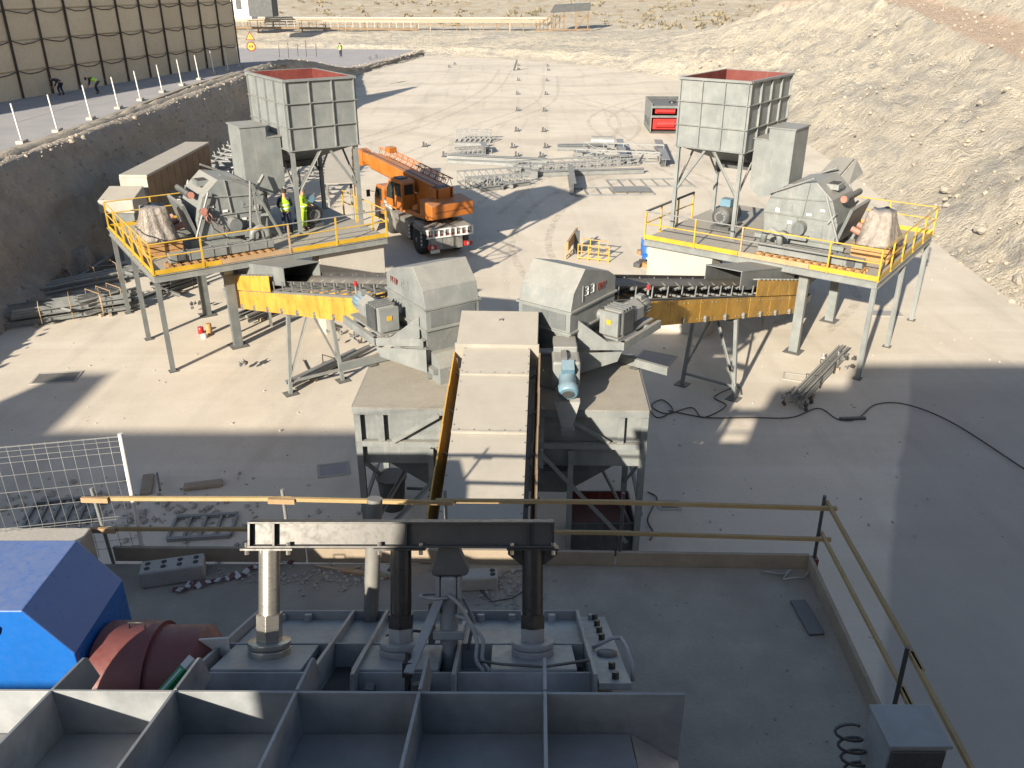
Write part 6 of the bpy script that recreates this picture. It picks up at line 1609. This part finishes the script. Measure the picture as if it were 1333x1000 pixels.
for k, (x0, y0, x1, y1, w_, lab) in enumerate(((30,402,120,392,.12,'loose angle iron lying behind the near left bundle'),(70,398,150,405,.1,'thin bar lying across the near left bundle'),(120,366,168,352,.14,'loose channel in front of the pipe bundle'),(128,350,176,372,.12,'bar lying askew below the left deck edge'),(178,402,205,388,.14,'short channel end beside the outer deck leg'),(40,412,96,420,.1,'thin bar sticking out of the near left bundle'),(200,376,236,392,.12,'short bar under the left deck beside the dark bundle'),(60,340,96,372,.12,'bar leaning by the wrapped pallet load'))):
    a, b = G(x0,y0,0)+V(0,0,.15+.25*(k%3)), G(x1,y1,0)+V(0,0,.3+.2*(k%2)); m = MB(); (m.angle if k%2 else m.chan)(a,b,w_,.14 if k%2 == 0 else .012); tag(m.build('loose_bar', m_steel), lab, 'bar')
# small tins on the ground below the left deck
for k, (x, y, lab, mat, s) in enumerate(((262,434,'small red and white paint tin on the sunny ground', m_redlamp, .2),(273,435,'brown fibre tube standing beside the paint tin', m_crate, .34),(266,440,'small white tin lid in front of the paint tin', m_white, .12))):
    b = G(x, y, 0); m = MB(); m.lathe(b, (0,0,1), [(0,.11),(.02,.12),(s*1.3,.12),(s*1.3+.02,.1)], 14); tag(m.build('paint_tin', mat), lab, 'tin')
# pipe conveyor rows along the bank, behind the left deck
def row_conveyor(a, b, z0, z1, lab, n, w=1.5, guard=None, cover=None):
    a, b = Vector(a), Vector(b); d = (b-a).normalized(); s = V(-d.y,d.x,0)*-1; L = (b-a).length
    t = thing('idler_conveyor', lab, 'conveyor', (a+b)/2)
    for e in (0, w):
        m = MB(); m.bar(a+s*e+V(0,0,z0), b+s*e+V(0,0,z1), .14, .2); m.build('stringer', m_grey, t)
    for k in range(n):
        f = (k+.5)/n; p = a+d*(L*f)+V(0,0,z0+(z1-z0)*f); m = MB()
        m.bar(p+V(0,0,.15), p+s*w+V(0,0,.15), .1, .1); m.bar(p, p-s*.12+V(0,0,.55), .06, .06, up=(1,0,0)); m.bar(p+s*w, p+s*(w+.12)+V(0,0,.55), .06, .06, up=(1,0,0)); o = m.build('idler_frame', m_steel, t)
        q = MB(); q.tube(p+s*.1+V(0,0,.5), p+s*(w*.35)+V(0,0,.27), .07, 8); q.tube(p+s*(w*.36)+V(0,0,.26), p+s*(w*.64)+V(0,0,.26), .07, 8); q.tube(p+s*(w*.65)+V(0,0,.27), p+s*(w-.1)+V(0,0,.5), .07, 8); q.build('roller', m_steel, o)
        if k % 4 == 0:
            for e in (0, w):
                m = MB(); m.bar(p+s*e+V(0,0,-.1), V(p.x+s.x*e,p.y+s.y*e,0), .12, .12, up=(0,1,0)); m.build('leg', m_grey, t)
    if guard:
        for k in range(8):
            p = a+d*(L*k/8); q = a+d*(L*(k+1)/8-.03); za, zb = z0+(z1-z0)*k/8, z0+(z1-z0)*(k+1)/8
            m = MB(); o_ = -s*.15 if guard < 0 else s*(w+.15); m.prism([p+o_+V(0,0,za-1.7),q+o_+V(0,0,zb-1.7),q+o_+V(0,0,zb+.6),p+o_+V(0,0,za+.6)], s.normalized()*.03); m.build('guard_sheet', m_brownsheet if guard < 0 else m_guard, t)
    return t
row_conveyor((-18.7,44.5,0),(-19.6,68,0),2.3,2.9,'row of bare idler frames running along the foot of the bank', 21, 2.4)
row_conveyor((-15.6,48,0),(-16.4,66,0),2.0,2.8,'second row of idler frames behind the left crusher', 14, 1.5)
t = row_conveyor((-10.1,46.5,0),(-11.9,57,0),2.4,3.6,'conveyor with yellow guard sheets seen between the left hopper legs', 3, 1.3, guard=1)
m = MB(); m.prism([V(-10.2,46.5,3.1),V(-8.7,46.75,3.1),V(-10.5,57.25,4.3),V(-12.0,57,4.3)], (0,0,.04)); m.build('cover_sheet', m_cover, t)
def cover_box():
    t = thing('covered_gallery', 'covered conveyor gallery with beige lid and brown side by the bank', 'conveyor', (-18.9,41,0))
    a, b = V(-20.1,44,0), V(-19.6,52.5,0); d = (b-a).normalized(); s = V(d.y,-d.x,0)
    z0, z1 = 4.0, 4.25
    m = MB(); m.prism([a+V(0,0,z0),a+s*1.45+V(0,0,z0),b+s*1.45+V(0,0,z1),b+V(0,0,z1)], (0,0,.12)); m.build('lid', m_cover, t)
    for k in range(10):
        p, q = a+d*((b-a).length*k/10+.02), a+d*((b-a).length*(k+1)/10-.02); za, zb = z0+(z1-z0)*k/10, z0+(z1-z0)*(k+1)/10
        m = MB(); m.prism([p+s*1.4+V(0,0,za-2.4),q+s*1.4+V(0,0,zb-2.4),q+s*1.4+V(0,0,zb-.004),p+s*1.4+V(0,0,za-.004)], -s*.04); m.build('side_sheet', m_brownsheet, t)
    m = MB(); m.prism([a+V(0,-.02,z0-.5),a+s*1.45+V(0,-.02,z0-.5),a+s*1.45+V(0,-.02,z0),a+V(0,-.02,z0)], d*-.03); m.build('end_sheet', m_cover, t)
    m = MB(); c = a-d*2.0; m.prism([c+V(-.3,0,z0-1.4),c+V(-.3,0,z0-.75),c+V(-.3,1.6,z0-.35),c+V(-.3,1.75,z0-1.4)], (1.75,0,0)); m.build('head_box', m_cover, t, bevel=.05)
    m = MB(); m.box(c.x-.2,c.x+1.4,c.y-.02,c.y+1.6,z0-2.1,z0-1.41); m.build('head_frame', m_grey2, t)
    for y in (1,4.5,8):
        for e in (.2,1.3):
            p = a+d*y+s*e; m = MB(); m.bar(V(p.x,p.y,0), V(p.x,p.y,z0-.2), .15, .15, up=(0,1,0)); m.build('leg', m_grey, t)
    for e in (0.1,1.2):
        m = MB(); m.bar(V(c.x+e,c.y+.6,0), V(c.x+e,c.y+.6,z0-2.1), .15, .15, up=(0,1,0)); m.build('leg', m_grey, t)
cover_box()

# ground plates, cables, scraps
def hatch(px, py, w, d_, rz, lab, mat=None):
    b = G(px, py, 0); T = Matrix.Translation(b) @ Matrix.Rotation(R(rz),4,'Z'); t = thing('floor_hatch', lab, 'hatch', b)
    m = MB(T); m.box(-w/2,w/2,-d_/2,d_/2,.004,.016); m.build('plate', mat or m_dgrey, t)
    m = MB(T)
    for a in (-1,1): m.box(a*w/2-.04,a*w/2+.04,-d_/2-.04,d_/2+.04,.005,.025); m.box(-w/2+.04,w/2-.04,a*d_/2-.04,a*d_/2+.04,.005,.025)
    m.build('frame', m_conc, t)
hatch(74,492,1.5,.9,8,'dark square floor hatch in the left shadow')
hatch(434,612,.85,.7,14,'pale outlined floor hatch left of the bin legs', m_road)
hatch(871,658,.55,.4,0,'small dark floor hatch right of the bin legs')
hatch(1152,408,1.3,.7,-5,'grey plate lying in the sun under the right deck', m_road)
hatch(1039,492,1.0,.6,-20,'sandy floor hatch near the scaffold tubes', m_yard)
hatch(853,467,1.3,1.1,-28,'floor hatch in the shade below the hood marked 33', m_road)
hatch(775,652,.6,.5,0,'small floor hatch behind the front railing')
def cable(pts, lab, r=.022, z=.02):
    P = [G(x,y,0) for x, y in pts]; c = catmull([(p.x,p.y) for p in P], 8); m = MB(); m.pipe([p+V(0,0,z+r) for p in c], r, 5); tag(m.build('cable', m_cable), lab, 'cable')
cable([(840,525),(855,545),(875,535),(862,522),(848,530),(868,540),(900,532),(915,545),(945,530),(930,518),(960,505),(965,515)], 'tangled black cable on the ground below the right trestle')
cable([(870,536),(920,545),(980,545),(1030,545),(1065,533),(1090,547),(1115,547),(1140,528),(1180,528),(1240,552),(1333,612)], 'long black cable winding to the right edge of the yard')
cable([(395,470),(405,485),(430,490),(440,478),(425,472),(412,480)], 'loose cable loop below the left conveyor')
cable([(843,642),(855,650),(848,665),(843,680),(850,695),(846,705)], 'short cable loop right of the bin legs')
slab_stick(1093,547,1126,546,'dark stick lying beside the long black cable', m_dgrey, .12,.08, z=0, lift=.05)
slab_stick(240,637,290,631,'brown plank on the shaded ground left of the bin', m_plank, .3,.08, z=0, lift=.08)
slab_stick(206,624,210,646,'thin dark stake left of the ladder frames', m_dgrey, .06,.06, z=0, lift=.2)
slab_stick(190,645,194,620,'weathered board end left of the ladder frames', m_plank, .3,.06, z=0, lift=.05)
truss(G(218,705,0), G(300,700,0), 1.0, .2, 'galvanised ladder frame on the shaded ground behind the railing', flat=True, n=4)
truss(G(205,712,0)+V(.2,-1.0,0), G(285,712,0)+V(.2,-1.0,0), .8, .2, 'second ladder frame nearer to the platform board', flat=True, n=3)
truss(G(30,690,0), G(120,680,0), 1.2, .2, 'shaded frame on the ground behind the mesh fence', m_grey2, flat=True, n=5)
random.seed(31)
pts = [(G(random.gauss(170,90),random.gauss(670,18),0)+V(0,0,.03), .03+.1*random.random()**2, random.random()*6) for _ in range(260)]
tag(scatter('ground_rubble', m_stone, pts), 'loose rubble on the shaded ground behind the railing', 'rubble', kind='stuff')
pts = [(G(random.uniform(-100,1500),random.uniform(95,700)**1,0)+V(0,0,.01), .015+.05*random.random()**3, random.random()*6) for _ in range(700)]
pts = [p for p in pts if -20 < p[0].x < 22]
tag(scatter('yard_pebbles', m_stone, pts), 'small pebbles strewn over the yard', 'pebbles', kind='stuff')
def bucket():
    b = G(512,660,0); t = thing('black_bucket', 'dark bucket standing under the left of the bin', 'bucket', b)
    m = MB(); m.lathe(b, (0,0,1), [(0,.3),(.9,.38),(.95,.42),(1.0,.42)], 20); m.build('body', m_dgrey, t); m = MB(); m.bar(b+V(.4,0,.6), b+V(1.6,0,.55), .06, .06); m.build('handle', m_dgrey, t)
bucket()
def red_tray():
    c = G(785,722,0); t = thing('red_lined_skip', 'dark skip with dull red inside under the right of the bin', 'skip', c)
    x0, x1, y0, y1 = c.x-.85, c.x+.75, c.y-.1, c.y+1.4
    for b in ((x0,x1,y0,y0+.03),(x0,x1,y1-.03,y1),(x0,x0+.03,y0+.03,y1-.03),(x1-.03,x1,y0+.03,y1-.03)):
        m = MB(); m.box(*b, .02, 1.0); m.build('wall', m_dgrey, t)
    m = MB(); m.box(x0+.04,x1-.04,y0+.04,y1-.04,.55,.6); m.build('lining', m_red, t)
    for b in ((x0+.03,x1-.03,y1-.045,y1-.031),(x0+.031,x0+.045,y0+.04,y1-.05)):
        m = MB(); m.box(*b, .6, .99); m.build('lining', m_red, t)
red_tray()
